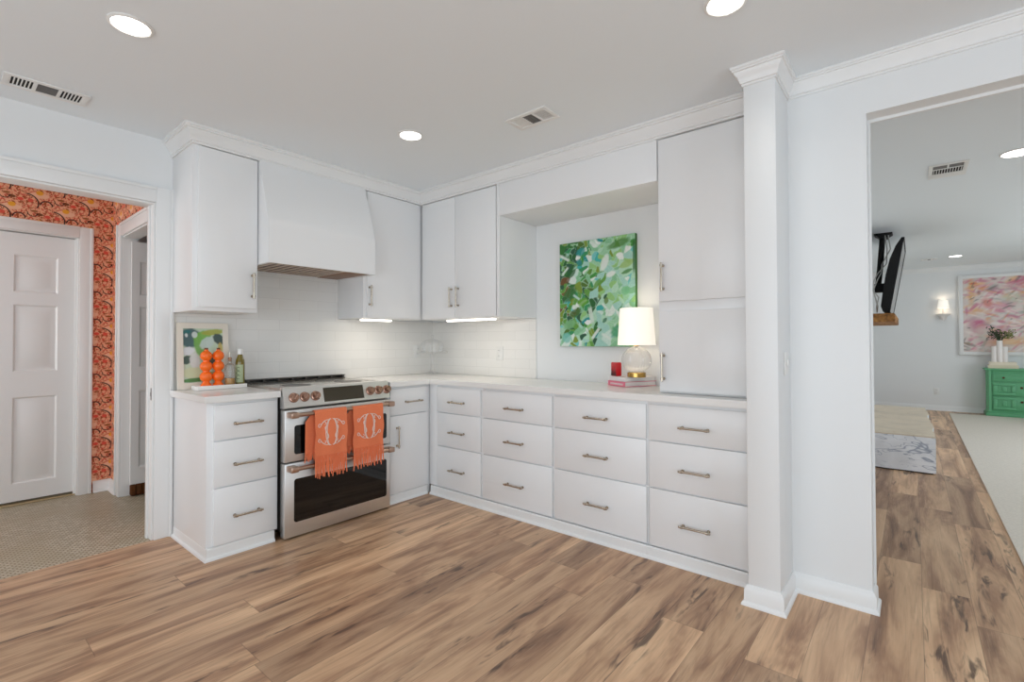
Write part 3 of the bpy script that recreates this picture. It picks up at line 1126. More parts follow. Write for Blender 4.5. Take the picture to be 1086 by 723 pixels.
# ------------------------------------------------------------------ towels
def towel(name, y0, y1, seed, label):
    rnd = random.Random(seed)
    hx, hz, rb = 0.716, 0.770, 0.0155
    yc, hw = (y0 + y1) / 2, (y1 - y0) / 2
    root = thing(name, label, 'towel', (hx, yc, hz), 'coral dish towels on the oven handle')
    zf, zb = 0.497, 0.520
    path = []
    for i in range(15):
        path.append((hx - rb - 0.004 * (1 - i / 14), zb + (hz - zb) * i / 14, 'b'))
    for i in range(1, 10):
        a = PI - PI * i / 10
        path.append((hx + rb * math.cos(a), hz + rb * math.sin(a), 't'))
    for i in range(19):
        path.append((hx + rb + 0.007 * math.sin(PI * i / 18), hz + (zf - hz) * i / 18, 'f'))
    nu = 22
    bm = B()
    grid = []
    ph = rnd.random() * 6
    for (px, pz, w) in path:
        row = []
        for j in range(nu + 1):
            u = j / nu * 2 - 1
            drop = max(0.0, hz - pz)
            wob = 0.0035 * math.sin(u * 5 + ph) * min(1, drop / 0.1)
            yy = yc + u * hw + 0.004 * math.sin(pz * 40 + ph) * min(1, drop / 0.15)
            if w == 'b':
                yy = yc - 0.045 * min(1, drop / 0.05) + u * hw * 0.98
                wob = -abs(wob) * 0.6
            row.append(bm.verts.new((px + (wob if w != 't' else 0), yy, pz)))
        grid.append(row)
    for a, b in zip(grid[:-1], grid[1:]):
        for j in range(nu):
            bm.faces.new((a[j], a[j + 1], b[j + 1], b[j]))
    front = [Vector(v.co) for v in grid[-1]]
    back = [Vector(v.co) for v in grid[0]]
    bmesh.ops.recalc_face_normals(bm, faces=bm.faces[:])
    bmesh.ops.solidify(bm, geom=bm.faces[:], thickness=0.0035)
    cl = obj('cloth', bm, M['coral'], root, ang=60)
    for which, edge, L0, L1 in (('f', front, 0.115, 0.150), ('b', back, 0.05, 0.075)):
        bm = B()
        n = 25
        for i in range(n):
            t = (i + 0.5) / n * (len(edge) - 1)
            k = int(t)
            p = edge[k].lerp(edge[min(k + 1, len(edge) - 1)], t - k)
            L = rnd.uniform(L0, L1)
            ox = 0.0 if which == 'f' else -0.002
            pts = []
            sway, swx = rnd.uniform(-0.007, 0.007), rnd.uniform(0, 0.006)
            for q in range(6):
                f = q / 5
                pts.append((p.x + ox + (swx * f if which == 'f' else -0.25 * swx * f) + 0.0015 * math.sin(q * 2 + i), p.y + sway * f * f, p.z + 0.006 - L * f))
            tube(bm, pts, 0.004, 6, radii=[0.0036, 0.0046, 0.0042, 0.0046, 0.0042, 0.0032])
        obj('fringe', bm, M['coral'], root, 'knotted coral fringe').update_tag()
    # embroidery : two mirrored ovals with scrolls
    bm = B()
    fx = lambda z: hx + rb + 0.007 * math.sin(PI * (hz - z) / (hz - zf)) + 0.0052
    mc = hz - 0.128
    def emb(pts, rr=0.0016):
        rr *= 1.45
        tube(bm, [(fx(mc + q) + 0.0035 * math.sin(p / hw * 5 + ph) * min(1, (hz - mc - q) / 0.1), yc + p, mc + q) for p, q in pts], rr, 6)
    for sgn in (-1, 1):
        for off, rr in ((0.0, 0.0019), (0.008, 0.0014)):
            emb([(sgn * (0.010 + (0.030 - off) * math.sin(t)) * (1 if True else 0), (0.084 - off * 0.4) * math.cos(t)) for t in np.linspace(0.10, PI - 0.10, 22)], rr)
        emb([(sgn * 0.034 + 0.010 * math.sin(t * 2) * sgn, 0.040 * math.cos(t)) for t in np.linspace(0, PI, 14)], 0.0022)
        for tb in (-1, 1):
            emb([(sgn * (0.006 + 0.012 * t + 0.0), tb * (0.084 - 0.006 * math.sin(t * 1.2))) for t in np.linspace(0, 2, 6)]
                + [(sgn * (0.034 + 0.046 * f), tb * (0.078 - 0.040 * f * f)) for f in np.linspace(0.1, 1, 8)]
                + [(sgn * (0.080 + 0.011 * math.sin(a)), tb * (0.036 + 0.011 * (1 - math.cos(a)) - 0.0)) for a in np.linspace(0.4, 4.2, 8)], 0.0017)
            emb([(sgn * (0.050 + 0.010 * math.cos(a)), tb * (0.060 + 0.009 * math.sin(a))) for a in np.linspace(0, 4.4, 10)], 0.0014)
    obj('monogram', bm, M['thread'], cl, 'white embroidered monogram', ang=60)
    return root


towel('dish_towel', -1.612, -1.390, 3, 'coral fringed dish towel with white monogram, left on the oven handle')
towel('dish_towel', -1.340, -1.102, 8, 'coral fringed dish towel with white monogram, right on the oven handle')


# ================================================================== painted canvases
def canvas_mesh(bm, fn, nu, nv, img):
    lay = bm.verts.layers.float_color.new('paint')
    g = []
    for j in range(nv + 1):
        row = []
        for i in range(nu + 1):
            v = bm.verts.new(fn(i / nu, j / nv))
            c = img[min(j, nv - 1) if j == nv else j, min(i, nu - 1) if i == nu else i]
            v[lay] = (float(c[0]), float(c[1]), float(c[2]), 1.0)
            row.append(v)
        g.append(row)
    for a, b in zip(g[:-1], g[1:]):
        for i in range(nu):
            bm.faces.new((a[i], a[i + 1], b[i + 1], b[i]))


class Paint:
    """small brush-stroke rasteriser; u right, v up, in units of the width"""

    def __init__(self, nu, nv, base):
        self.nu, self.nv = nu, nv
        self.img = np.zeros((nv + 1, nu + 1, 3))
        self.img[:] = lin(base)
        self.V, self.U = np.mgrid[0:nv + 1, 0:nu + 1] / nu
        self.top = nv / nu

    def stroke(self, u, v, a, b, ang, c, op=1.0, kind='e', soft=0.12):
        ca, sa = math.cos(ang), math.sin(ang)
        x = ((self.U - u) * ca + (self.V - v) * sa) / a
        y = (-(self.U - u) * sa + (self.V - v) * ca) / b
        if kind == 'e':
            d = np.sqrt(x * x + y * y)
        elif kind == 'leaf':
            d = np.abs(y) / np.maximum(0.001, 1 - np.clip(x * x, 0, 1)) + (np.abs(x) > 1) * 9
        elif kind == 'poly':
            d = np.maximum(np.maximum(np.abs(x), np.abs(y)), (np.abs(x) + np.abs(y)) * 0.72)
        else:
            d = np.maximum(np.abs(x), np.abs(y))
        w = np.clip((1 + soft - d) / (2 * soft), 0, 1)[..., None] * op
        self.img = self.img * (1 - w) + np.array(lin(c)) * w


rnd = random.Random(11)
gp = Paint(160, 200, (164, 200, 170))
GREENS = {'d': [(24, 92, 34), (40, 110, 40), (30, 84, 56), (70, 108, 28)], 'm': [(58, 142, 52), (92, 150, 58), (46, 140, 84), (118, 146, 44)],
          'l': [(150, 200, 160), (128, 186, 142), (172, 212, 184), (142, 194, 120), (158, 204, 190)], 'w': [(214, 226, 216), (226, 232, 226), (196, 220, 208)],
          't': [(24, 140, 138), (56, 168, 160), (110, 190, 186)], 'b': [(104, 70, 28), (124, 84, 34)]}
rs_ = np.random.RandomState(5)
U_, V_ = gp.U + 0.016 * np.sin(gp.V * 31 + 2.1 * np.sin(gp.U * 17)), gp.V + 0.016 * np.sin(gp.U * 29 + 1.7 * np.sin(gp.V * 19))
best = np.full(U_.shape, 9.0); second = np.full(U_.shape, 9.0); cell = np.zeros(U_.shape, int)
NC = 330
seeds = rs_.rand(NC, 2) * (1, gp.top)
for i_, (su, sv) in enumerate(seeds):
    an = rnd.choice([0.7, 0.9, 2.3, 0.5, 2.0]) + rnd.uniform(-0.3, 0.3)
    ca, sa = math.cos(an), math.sin(an)
    x_ = (U_ - su) * ca + (V_ - sv) * sa
    y_ = -(U_ - su) * sa + (V_ - sv) * ca
    d_ = np.sqrt(x_ ** 2 + (1.7 * y_) ** 2) * rnd.uniform(0.8, 1.3)
    up_ = d_ < best
    second = np.where(up_, best, np.minimum(second, d_))
    cell = np.where(up_, i_, cell)
    best = np.where(up_, d_, best)
cc = np.zeros((NC, 3))
for i_, (u, v) in enumerate(seeds):
    vv = v / gp.top
    dense = max(0.0, 1.25 - 1.75 * u) * (0.30 + 0.70 * min(1, vv * 2.4)) + max(0, vv - 0.84) * 1.6
    p = rnd.random()
    if p < dense * 0.62:
        k = rnd.choice('dddmm')
    elif p < dense * 0.95 + 0.04:
        k = rnd.choice('mmmt')
    elif p < 0.84:
        k = 'l'
    else:
        k = rnd.choice('wwlt' if vv > 0.6 else 'wwl')
    if 0.3 < vv < 0.66 and u < 0.22 and rnd.random() < 0.12:
        k = 'b'
    cc[i_] = lin(rnd.choice(GREENS[k]))
gp.img = cc[cell]
rim = np.clip(1 - (second - best) / 0.012, 0, 1)[..., None] * (rs_.rand(NC) < 0.6)[cell][..., None]
gp.img = gp.img * (1 - 0.75 * rim) + np.array(lin((178, 214, 190))) * 0.75 * rim
gp.img *= (0.9 + 0.2 * rs_.rand(*best.shape))[..., None]
T = gp.top
for (u, v, a, b, an, c, kd) in [
    (0.30, 0.90 * T, 0.075, 0.05, 0.5, (26, 142, 140), 'poly'), (0.28, 0.80 * T, 0.05, 0.04, 2.4, (20, 130, 134), 'poly'),
    (0.62, 0.77 * T, 0.11, 0.05, 1.2, (222, 228, 222), 'poly'), (0.70, 0.66 * T, 0.07, 0.035, 0.3, (226, 232, 226), 'poly'),
    (0.43, 0.70 * T, 0.045, 0.026, 1.5, (88, 138, 44), 'leaf'), (0.64, 0.42 * T, 0.05, 0.035, 1.4, (92, 124, 34), 'leaf'),
    (0.55, 0.46 * T, 0.035, 0.02, 1.8, (98, 130, 40), 'leaf'), (0.52, 0.58 * T, 0.10, 0.035, 0.9, (96, 150, 52), 'leaf'),
    (0.80, 0.93 * T, 0.16, 0.05, 0.25, (72, 130, 48), 'poly'), (0.90, 0.74 * T, 0.12, 0.05, 0.35, (150, 186, 104), 'leaf'),
    (0.90, 0.67 * T, 0.09, 0.025, 0.3, (64, 130, 44), 'leaf'), (0.88, 0.50 * T, 0.06, 0.055, 0.2, (112, 184, 132), 'poly'),
    (0.78, 0.14 * T, 0.10, 0.075, 0.5, (52, 148, 96), 'poly'), (0.62, 0.24 * T, 0.05, 0.025, 0.8, (40, 110, 76), 'leaf'),
    (0.22, 0.32 * T, 0.10, 0.05, 0.4, (64, 96, 26), 'poly'), (0.14, 0.50 * T, 0.13, 0.08, 0.8, (44, 106, 40), 'poly'),
    (0.10, 0.64 * T, 0.07, 0.045, 0.5, (104, 66, 26), 'e'), (0.18, 0.70 * T, 0.09, 0.035, 0.8, (30, 92, 34), 'leaf'),
    (0.33, 0.42 * T, 0.08, 0.05, 0.5, (98, 160, 44), 'poly'), (0.14, 0.21 * T, 0.10, 0.06, 0.4, (118, 176, 120), 'poly'),
    (0.10, 0.08 * T, 0.07, 0.07, 0.3, (120, 190, 176), 'poly'), (0.07, 0.86 * T, 0.09, 0.018, -0.5, (220, 228, 220), 'r'),
    (0.08, 0.73 * T, 0.07, 0.016, 0.8, (214, 226, 216), 'r'), (0.24, 0.47 * T, 0.06, 0.016, -0.6, (190, 214, 210), 'r'),
    (0.44, 0.29 * T, 0.03, 0.11, 0.2, (206, 220, 206), 'r'), (0.50, 0.12 * T, 0.09, 0.02, 0.9, (222, 230, 220), 'r'),
    (0.64, 0.09 * T, 0.08, 0.018, -0.5, (214, 226, 216), 'r'), (0.985, 0.8 * T, 0.015, 0.2, 0, (44, 104, 44), 'r')]:
    gp.stroke(u, v, a * 0.85, b * 0.85, an, c, 0.85, 'leaf' if kd == 'e' else kd, 0.2)

r = thing('painting', 'large abstract green and white canvas in the niche above the worktop', 'painting', (1.835, -0.02, 1.18))
bm = B(); box(bm, 1.519, 2.151, -0.0335, -0.002, 1.180, 1.972, 0.002); obj('canvas', bm, M['canvas_edge'], r, 'green painted canvas edge')
bm = B(); canvas_mesh(bm, lambda u, v: (1.5205 + u * 0.629, -0.0342, 1.1815 + v * 0.789), 160, 200, gp.img)
obj('painted_face', bm, M['canvas_paint'], r, ang=80)

# framed print leaning behind the tray
sp = Paint(70, 95, (196, 214, 190))
T = sp.top
for (u, v, a, b, an, c, kd) in [
    (0.18, 0.82 * T, 0.26, 0.24, 0.2, (48, 84, 92), 'e'), (0.10, 0.93 * T, 0.10, 0.05, 0.2, (40, 110, 110), 'e'), (0.09, 0.87 * T, 0.035, 0.05, 0.2, (216, 222, 220), 'e'),
    (0.48, 0.84 * T, 0.22, 0.14, 0.4, (120, 178, 70), 'e'), (0.44, 0.66 * T, 0.15, 0.30, 0.3, (120, 176, 84), 'e'), (0.75, 0.93 * T, 0.28, 0.07, 0.1, (168, 172, 72), 'e'),
    (0.29, 0.88 * T, 0.07, 0.08, 0, (206, 216, 212), 'e'), (0.60, 0.73 * T, 0.20, 0.13, 0.6, (198, 214, 206), 'e'), (0.90, 0.80 * T, 0.12, 0.16, 0.9, (38, 62, 66), 'e'),
    (0.93, 0.62 * T, 0.06, 0.16, 0, (196, 176, 96), 'e'), (0.12, 0.58 * T, 0.16, 0.10, 0.2, (222, 226, 230), 'e'), (0.09, 0.42 * T, 0.13, 0.10, 0.5, (50, 78, 72), 'e'),
    (0.28, 0.40 * T, 0.12, 0.20, 0.1, (214, 220, 216), 'e'), (0.25, 0.18 * T, 0.30, 0.13, 0, (206, 216, 176), 'e'), (0.72, 0.42 * T, 0.18, 0.12, 0.4, (60, 66, 50), 'e'),
    (0.30, 0.05 * T, 0.40, 0.05, 0.04, (70, 130, 60), 'e'), (0.75, 0.12 * T, 0.30, 0.09, 0, (160, 176, 90), 'e')]:
    sp.stroke(u, v, a, b, an, c, 0.92, 'poly' if len(kd) and a > 0.11 else kd, 0.12)
r = thing('framed_print', 'small abstract print in a cream frame leaning behind the orange candlesticks', 'framed print', (0.05, -2.01, CT + 0.001))
ax0, ax1, az0, az1 = -2.161, -1.862, CT + 0.002, 1.345
fr = lambda y, z, o: (0.062 - (z - az0) * 0.085 + o, y, z)
bm = B()
for a0, a1, b0, b1 in ((ax0, ax0 + 0.034, az0, az1), (ax1 - 0.034, ax1, az0, az1), (ax0 + 0.034, ax1 - 0.034, az0, az0 + 0.040), (ax0 + 0.034, ax1 - 0.034, az1 - 0.036, az1)):
    vs = [bm.verts.new(fr(y, z, o)) for o in (-0.010, 0.010) for (y, z) in ((a0, b0), (a1, b0), (a1, b1), (a0, b1))]
    for f in ((0, 3, 2, 1), (4, 5, 6, 7), (0, 1, 5, 4), (1, 2, 6, 5), (2, 3, 7, 6), (3, 0, 4, 7)):
        bm.faces.new([vs[i] for i in f])
obj('frame', bm, M['cream'], r)
bm = B(); canvas_mesh(bm, lambda u, v: fr(ax0 + 0.033 + u * (ax1 - ax0 - 0.066), az0 + 0.039 + v * (az1 - az0 - 0.074), 0.002), 70, 95, sp.img)
obj('print', bm, M['canvas_paint'], r, ang=80)

# ------------------------------------------------------------------ tray, candlesticks, bottles
TZ = CT + 0.001
bm = B()
box(bm, 0.10, 0.205, -2.098, -1.803, TZ, TZ + 0.012, 0.003)
box(bm, 0.100, 0.108, -2.098, -1.803, TZ + 0.010, TZ + 0.026, 0.003); box(bm, 0.197, 0.205, -2.098, -1.803, TZ + 0.010, TZ + 0.026, 0.003)
box(bm, 0.108, 0.197, -2.098, -2.090, TZ + 0.010, TZ + 0.026, 0.003); box(bm, 0.108, 0.197, -1.811, -1.803, TZ + 0.010, TZ + 0.026, 0.003)
tag(obj('serving_tray', bm, M['tray'], None, None, base=(0.15, -1.95, TZ)), 'low rectangular white tray on the short worktop', 'tray')
TT = TZ + 0.0135
stack = [(0.034, 0), (0.036, 0.004), (0.030, 0.016), (0.020, 0.030)]
for k, cz in enumerate((0.068, 0.134, 0.200)):
    rr = 0.0355 - 0.001 * k
    for a in np.linspace(-1.02, 1.02, 13):
        stack.append((rr * math.cos(a), cz + rr * math.sin(a)))
stack += [(0.012, 0.233), (0.012, 0.240), (0.0, 0.240)]
for y, lab in ((-2.030, 'orange candlestick of three stacked balls, nearer the print edge'), (-1.960, 'orange candlestick of three stacked balls, beside the oil cruet')):
    r = thing('candlestick', lab, 'candlestick', (0.150, y, TT), 'orange ball candlesticks on the tray')
    bm = B(); lathe(bm, stack, (0.150, y, TT), 32); obj('stem', bm, M['orange'], r, 'three glossy orange balls on a flared foot')
    bm = B(); lathe(bm, [(0.0095, 0), (0.0105, 0.012), (0.007, 0.012), (0.006, 0.002)], (0.150, y, TT + 0.2395), 18); obj('candle_cup', bm, M['brown_wick'], r)
r = thing('oil_cruet', 'clear glass oil cruet with cork stopper and amber oil', 'bottle', (0.155, -1.892, TT))
bm = B(); lathe(bm, [(0.029, 0), (0.031, 0.004), (0.031, 0.118), (0.027, 0.136), (0.012, 0.150), (0.0105, 0.172), (0.013, 0.174), (0.013, 0.178)], (0.155, -1.892, TT), 32); obj('glass_body', bm, M['bottle_glass'], r)
bm = B(); lathe(bm, [(0.0285, 0.004), (0.0290, 0.006), (0.0290, 0.052), (0.0, 0.052)], (0.155, -1.892, TT), 32); obj('oil', bm, M['oil'], r, 'amber oil in the bottom third')
bm = B(); lathe(bm, [(0.0095, 0.160), (0.0115, 0.186), (0.0, 0.187)], (0.155, -1.892, TT), 20); obj('stopper', bm, M['cork'], r, 'cork stopper')
bm = B(); lathe(bm, [(0.003, 0.186), (0.003, 0.222), (0.0, 0.224)], (0.155, -1.892, TT), 10); obj('pour_spout', bm, M['nickel'], r)
r = thing('olive_oil_bottle', 'green glass olive oil bottle with a white cap and pale label', 'bottle', (0.155, -1.829, TT))
bm = B(); lathe(bm, [(0.026, 0), (0.028, 0.004), (0.028, 0.150), (0.026, 0.168), (0.016, 0.196), (0.0135, 0.205), (0.0135, 0.215)], (0.155, -1.829, TT), 32); obj('bottle', bm, M['green_bottle'], r)
bm = B(); lathe(bm, [(0.0155, 0.206), (0.0160, 0.208), (0.0160, 0.240), (0.014, 0.243), (0.0, 0.243)], (0.155, -1.829, TT), 24); obj('cap', bm, M['white'], r, 'white screw cap')
bm = B()
la = [math.radians(a) for a in np.linspace(-62, 62, 15)]
ph_ = -0.75
for r0, z0, z1, mm in ((0.0287, 0.020, 0.138, 'l'),):
    lo = [bm.verts.new((0.155 + r0 * math.cos(a + ph_), -1.829 + r0 * math.sin(a + ph_), TT + z0)) for a in la]
    hi = [bm.verts.new((0.155 + r0 * math.cos(a + ph_), -1.829 + r0 * math.sin(a + ph_), TT + z1)) for a in la]
    for i in range(14):
        bm.faces.new((lo[i], lo[i + 1], hi[i + 1], hi[i]))
lb = obj('label', bm, M['bottle_label'], r, 'pale label')
bm = B()
for (cz, rr) in ((0.110, 0.011), (0.083, 0.012), (0.055, 0.012)):
    pts = []
    for a in np.linspace(0.5, 5.4, 12):
        th = ph_ + rr * math.cos(a) / 0.029
        pts.append((0.155 + 0.0293 * math.cos(th), -1.829 + 0.0293 * math.sin(th), TT + cz + rr * math.sin(a)))
    tube(bm, pts, 0.0016, 5)
obj('label_print', bm, M['ink'], lb, 'dark green lettering')

# ------------------------------------------------------------------ cake stand
cx, cy, z0 = 0.205, -0.185, CT + 0.001
r = thing('cake_stand', 'clear glass footed cake stand with domed lid in the worktop corner', 'cake stand', (cx, cy, z0))
bm = B(); lathe(bm, [(0.062, 0), (0.064, 0.004), (0.050, 0.016), (0.026, 0.030), (0.017, 0.060), (0.015, 0.110), (0.018, 0.165), (0.028, 0.185), (0.040, 0.192)], (cx, cy, z0), 40, ribs=10, amp=0.03); obj('foot', bm, M['glass'], r)
bm = B(); lathe(bm, [(0.04, 0.1925), (0.138, 0.196), (0.144, 0.206), (0.143, 0.214), (0.139, 0.214), (0.136, 0.203), (0.0, 0.2005)], (cx, cy, z0), 48); obj('plate', bm, M['glass'], r)
bm = B()
dome = [(0.103, 0.2045), (0.103, 0.275)] + [(0.103 * math.cos(a), 0.275 + 0.052 * math.sin(a)) for a in np.linspace(0.15, 1.45, 10)]
dome += [(0.012, 0.329), (0.010, 0.336), (0.016, 0.346), (0.017, 0.354), (0.010, 0.364), (0.0, 0.366)]
lathe(bm, dome, (cx, cy, z0), 48); obj('dome', bm, M['glass'], r, 'clear glass dome with ball knob')

# ------------------------------------------------------------------ books, votive and lamp
def book(name, label, corner, ex, ey, z, h, cover, pages, group=None, spine_label=None):
    """corner is the near corner; ex, ey run along the two near faces"""
    c = Vector((*corner, z)); ex = Vector((*ex, 0)); ey = Vector((*ey, 0))
    mid = c + (ex + ey) / 2
    root = thing(name, label, 'book', mid, group)
    def slab(bm, a0, a1, b0, b1, z0, z1):
        n = [c + ex * a + ey * b for a, b in ((a0, b0), (a1, b0), (a1, b1), (a0, b1))]
        lo = [bm.verts.new((p.x, p.y, z0)) for p in n]; hi = [bm.verts.new((p.x, p.y, z1)) for p in n]
        bm.faces.new(lo[::-1]); bm.faces.new(hi)
        for i in range(4):
            bm.faces.new((lo[i], lo[(i + 1) % 4], hi[(i + 1) % 4], hi[i]))
    t = 0.003
    bm = B()
    slab(bm, 0, 1, 0, 1, z, z + t); slab(bm, 0, 1, 0, 1, z + h - t, z + h); slab(bm, 0, 0.02, 0, 1, z + t, z + h - t)
    obj('cover', bm, cover, root)
    bm = B(); slab(bm, 0.022, 0.98, 0.02, 0.98, z + t + 0.0003, z + h - t - 0.0003)
    obj('pages', bm, pages, root, 'white page edges')
    return root, c, ex, ey


bz = CT + 0.001
b1, c_, ex_, ey_ = book('book', 'pink spined hardback at the bottom of the two book stack under the lamp', (2.178, -0.262), (0.115, 0.235), (-0.165, 0.081), bz, 0.033, M['pink'], M['paper'], 'books under the table lamp')
bm = B()
for i in range(11):
    f0 = 0.12 + i * 0.068
    for q in (0, 1):
        p = c_ + ey_ * (f0 + q * 0.022)
        n_ = -ex_.normalized()
        box(bm, p.x + n_.x * 0.0006 - 0.0012, p.x + n_.x * 0.0006 + 0.0012, p.y + n_.y * 0.0006 - 0.0012, p.y + n_.y * 0.0006 + 0.0012, bz + 0.009, bz + 0.021)
obj('spine_lettering', bm, M['paper'], b1.children[0], 'row of pale lettering')
book('book', 'white hardback on top of the pink book under the lamp', (2.180, -0.257), (0.111, 0.227), (-0.158, 0.0776), bz + 0.034, 0.027, mat('white_book_cover', (228, 222, 222), 0.5), M['paper'], 'books under the table lamp')
bz2 = bz + 0.062
r = thing('votive_holder', 'red glass votive holder on the books left of the lamp', 'candle holder', (2.060, -0.150, bz2))
bm = B()
prism(bm, [(-0.032, 0.0), (0.032, 0.0), (0.032, 0.094), (-0.032, 0.094)], lambda u, v, t: (2.060 + u * 0.898 + t * 0.44, -0.150 - u * 0.44 + t * 0.898, bz2 + v), -0.022, 0.022)
bmesh.ops.recalc_face_normals(bm, faces=bm.faces[:]); bmesh.ops.bevel(bm, geom=bm.edges[:], offset=0.004, segments=2, affect='EDGES')
obj('holder', bm, M['red'], r)
bm = B()
for k in range(5):
    u0 = -0.024 + k * 0.012
    hgt = (0.050, 0.066, 0.045, 0.070, 0.052)[k]
    prism(bm, [(u0 - 0.006, 0.004), (u0 + 0.006, 0.004), (u0, hgt)], lambda u, v, t: (2.060 + u * 0.898 + t * 0.44, -0.150 - u * 0.44 + t * 0.898, bz2 + v), -0.0232, -0.0224)
obj('flame_pattern', bm, M['red_dark'], r, 'dark red pointed pattern')
lx, ly = 2.216, -0.164
r = thing('table_lamp', 'lit table lamp with ribbed glass globe base and white shade', 'lamp', (lx, ly, bz2))
bm = B(); lathe(bm, [(0.058, 0), (0.060, 0.003), (0.060, 0.028), (0.056, 0.032), (0.0, 0.032)], (lx, ly, bz2), 40); obj('base', bm, M['brass'], r, 'round brass base')
bm = B(); lathe(bm, [(0.050, 0.0325)] + [(0.096 * math.cos(a), 0.113 + 0.088 * math.sin(a)) for a in np.linspace(-1.05, 1.15, 22)] + [(0.022, 0.201), (0.016, 0.206)], (lx, ly, bz2), 120, ribs=30, amp=0.018); obj('globe', bm, M['ribbed'], r, 'clear vertically ribbed glass globe')
bm = B(); cyl(bm, (lx, ly, bz2 + 0.206), (lx, ly, bz2 + 0.262), 0.008, 16); lathe(bm, [(0.018, 0.2062), (0.018, 0.212), (0.010, 0.216)], (lx, ly, bz2), 20); obj('neck', bm, M['brass'], r)
bm = B()
s0, s1 = bz2 + 0.212, bz2 + 0.456
R0, R1 = 0.123, 0.106
n = 48
ring = lambda R, z: [bm.verts.new((lx + R * math.cos(2 * PI * k / n), ly + R * math.sin(2 * PI * k / n), z)) for k in range(n)]
rs = [ring(R0, s0), ring(R1, s1), ring(R1 - 0.003, s1), ring(R0 - 0.003, s0)]
for a, b in ((0, 1), (1, 2), (2, 3), (3, 0)):
    for k in range(n):
        bm.faces.new((rs[a][k], rs[a][(k + 1) % n], rs[b][(k + 1) % n], rs[b][k]))
obj('lamp_shade', bm, M['shade'], r, 'glowing white tapered drum shade')
bm = B(); sphere(bm, (lx, ly, bz2 + 0.315), 0.028, sz=1.25); cyl(bm, (lx, ly, bz2 + 0.262), (lx, ly, bz2 + 0.285), 0.014, 14); obj('bulb', bm, M['lens'], r)
pd = bpy.data.lights.new('table_lamp_glow', 'POINT'); pd.energy = 0.3; pd.color = (1.0, 0.84, 0.62); pd.shadow_soft_size = 0.05
po = bpy.data.objects.new('table_lamp_glow', pd); po.location = (lx, ly, bz2 + 0.40); col.objects.link(po)


# ------------------------------------------------------------------ outlets
def outlet(label, fn, group='white wall outlets'):
    """fn(u, t, v) -> 3D; plate 75 x 120 mm centred at 0"""
    p = Vector(fn(0, 0, 0))
    root = thing('wall_outlet', label, 'outlet', p, group)
    def b(bm, u0, u1, t0, t1, v0, v1, bev):
        a, c = fn(u0, t0, v0), fn(u1, t1, v1)
        box(bm, a[0], c[0], a[1], c[1], a[2], c[2], bev)
    bm = B(); b(bm, -0.038, 0.038, 0.0, 0.006, -0.06, 0.06, 0.002); obj('cover_plate', bm, M['white'], root)
    for q in (-0.024, 0.024):
        bm = B(); b(bm, -0.017, 0.017, 0.0062, 0.009, q - 0.016, q + 0.016, 0.002); s = obj('socket', bm, M['white'], root)
        bm = B(); b(bm, -0.008, -0.006, 0.0088, 0.0094, q - 0.004, q + 0.007, 0); b(bm, 0.005, 0.007, 0.0088, 0.0094, q - 0.004, q + 0.007, 0)
        obj('slot', bm, M['dark'], s)


outlet('white outlet on the tiled long wall right of the cake stand', lambda u, t, v: (0.878 + u, -0.0095 - t, 1.118 + v))
outlet('white outlet on the tile left of the cake stand', lambda u, t, v: (0.0095 + t, -0.205 + u, 1.130 + v))
outlet('white outlet low on the living room wall left of the green dresser', lambda u, t, v: (3.935 + u, LY - 0.0005 - t, 0.335 + v))
r = thing('light_switch', 'small white switch plate on the shaded side of the column', 'switch', (CX1, -0.58, 1.12))
bm = B(); box(bm, CX1 + 0.0005, CX1 + 0.006, -0.618, -0.542, 1.055, 1.165, 0.002); obj('cover_plate', bm, M['white'], r)
bm = B(); box(bm, CX1 + 0.0062, CX1 + 0.014, -0.586, -0.574, 1.100, 1.128, 0.002); obj('toggle', bm, M['white'], r)


# ------------------------------------------------------------------ ceiling lights and vents
def downlight(x, y, label, R=0.065, power=0.9, group='recessed ceiling lights'):
    root = thing('recessed_light', label, 'light', (x, y, CEIL), group)
    bm = B(); lathe(bm, [(R + 0.012, -0.0005), (R + 0.012, -0.004), (R + 0.002, -0.009), (R - 0.002, -0.006), (R - 0.004, -0.0008)], (x, y, CEIL), 48); obj('trim_ring', bm, M['white'], root)
    bm = B(); lathe(bm, [(R - 0.003, -0.0062), (R - 0.006, -0.0082), (0.0, -0.0084)], (x, y, CEIL), 40); obj('lens', bm, M['lens'], root, 'glowing white lens')
    d = bpy.data.lights.new('recessed_light_glow', 'AREA'); d.shape = 'DISK'; d.size = 2 * R; d.energy = power; d.color = (1.0, 0.96, 0.91); d.spread = 2.6
    o = bpy.data.objects.new('recessed_light_glow', d); o.location = (x, y, CEIL - 0.014); col.objects.link(o)


downlight(1.222, -2.662, 'lit recessed ceiling light nearest the hall doorway')
downlight(1.257, -1.278, 'lit recessed ceiling light in front of the range hood')
downlight(3.102, -1.262, 'lit recessed ceiling light near the column, cut by the picture edge')
downlight(4.200, 1.545, 'lit recessed ceiling light in the living room beside the larger vent', 0.085)
downlight(4.135, 6.72, 'lit small far recessed ceiling light near the living room painting', 0.075)


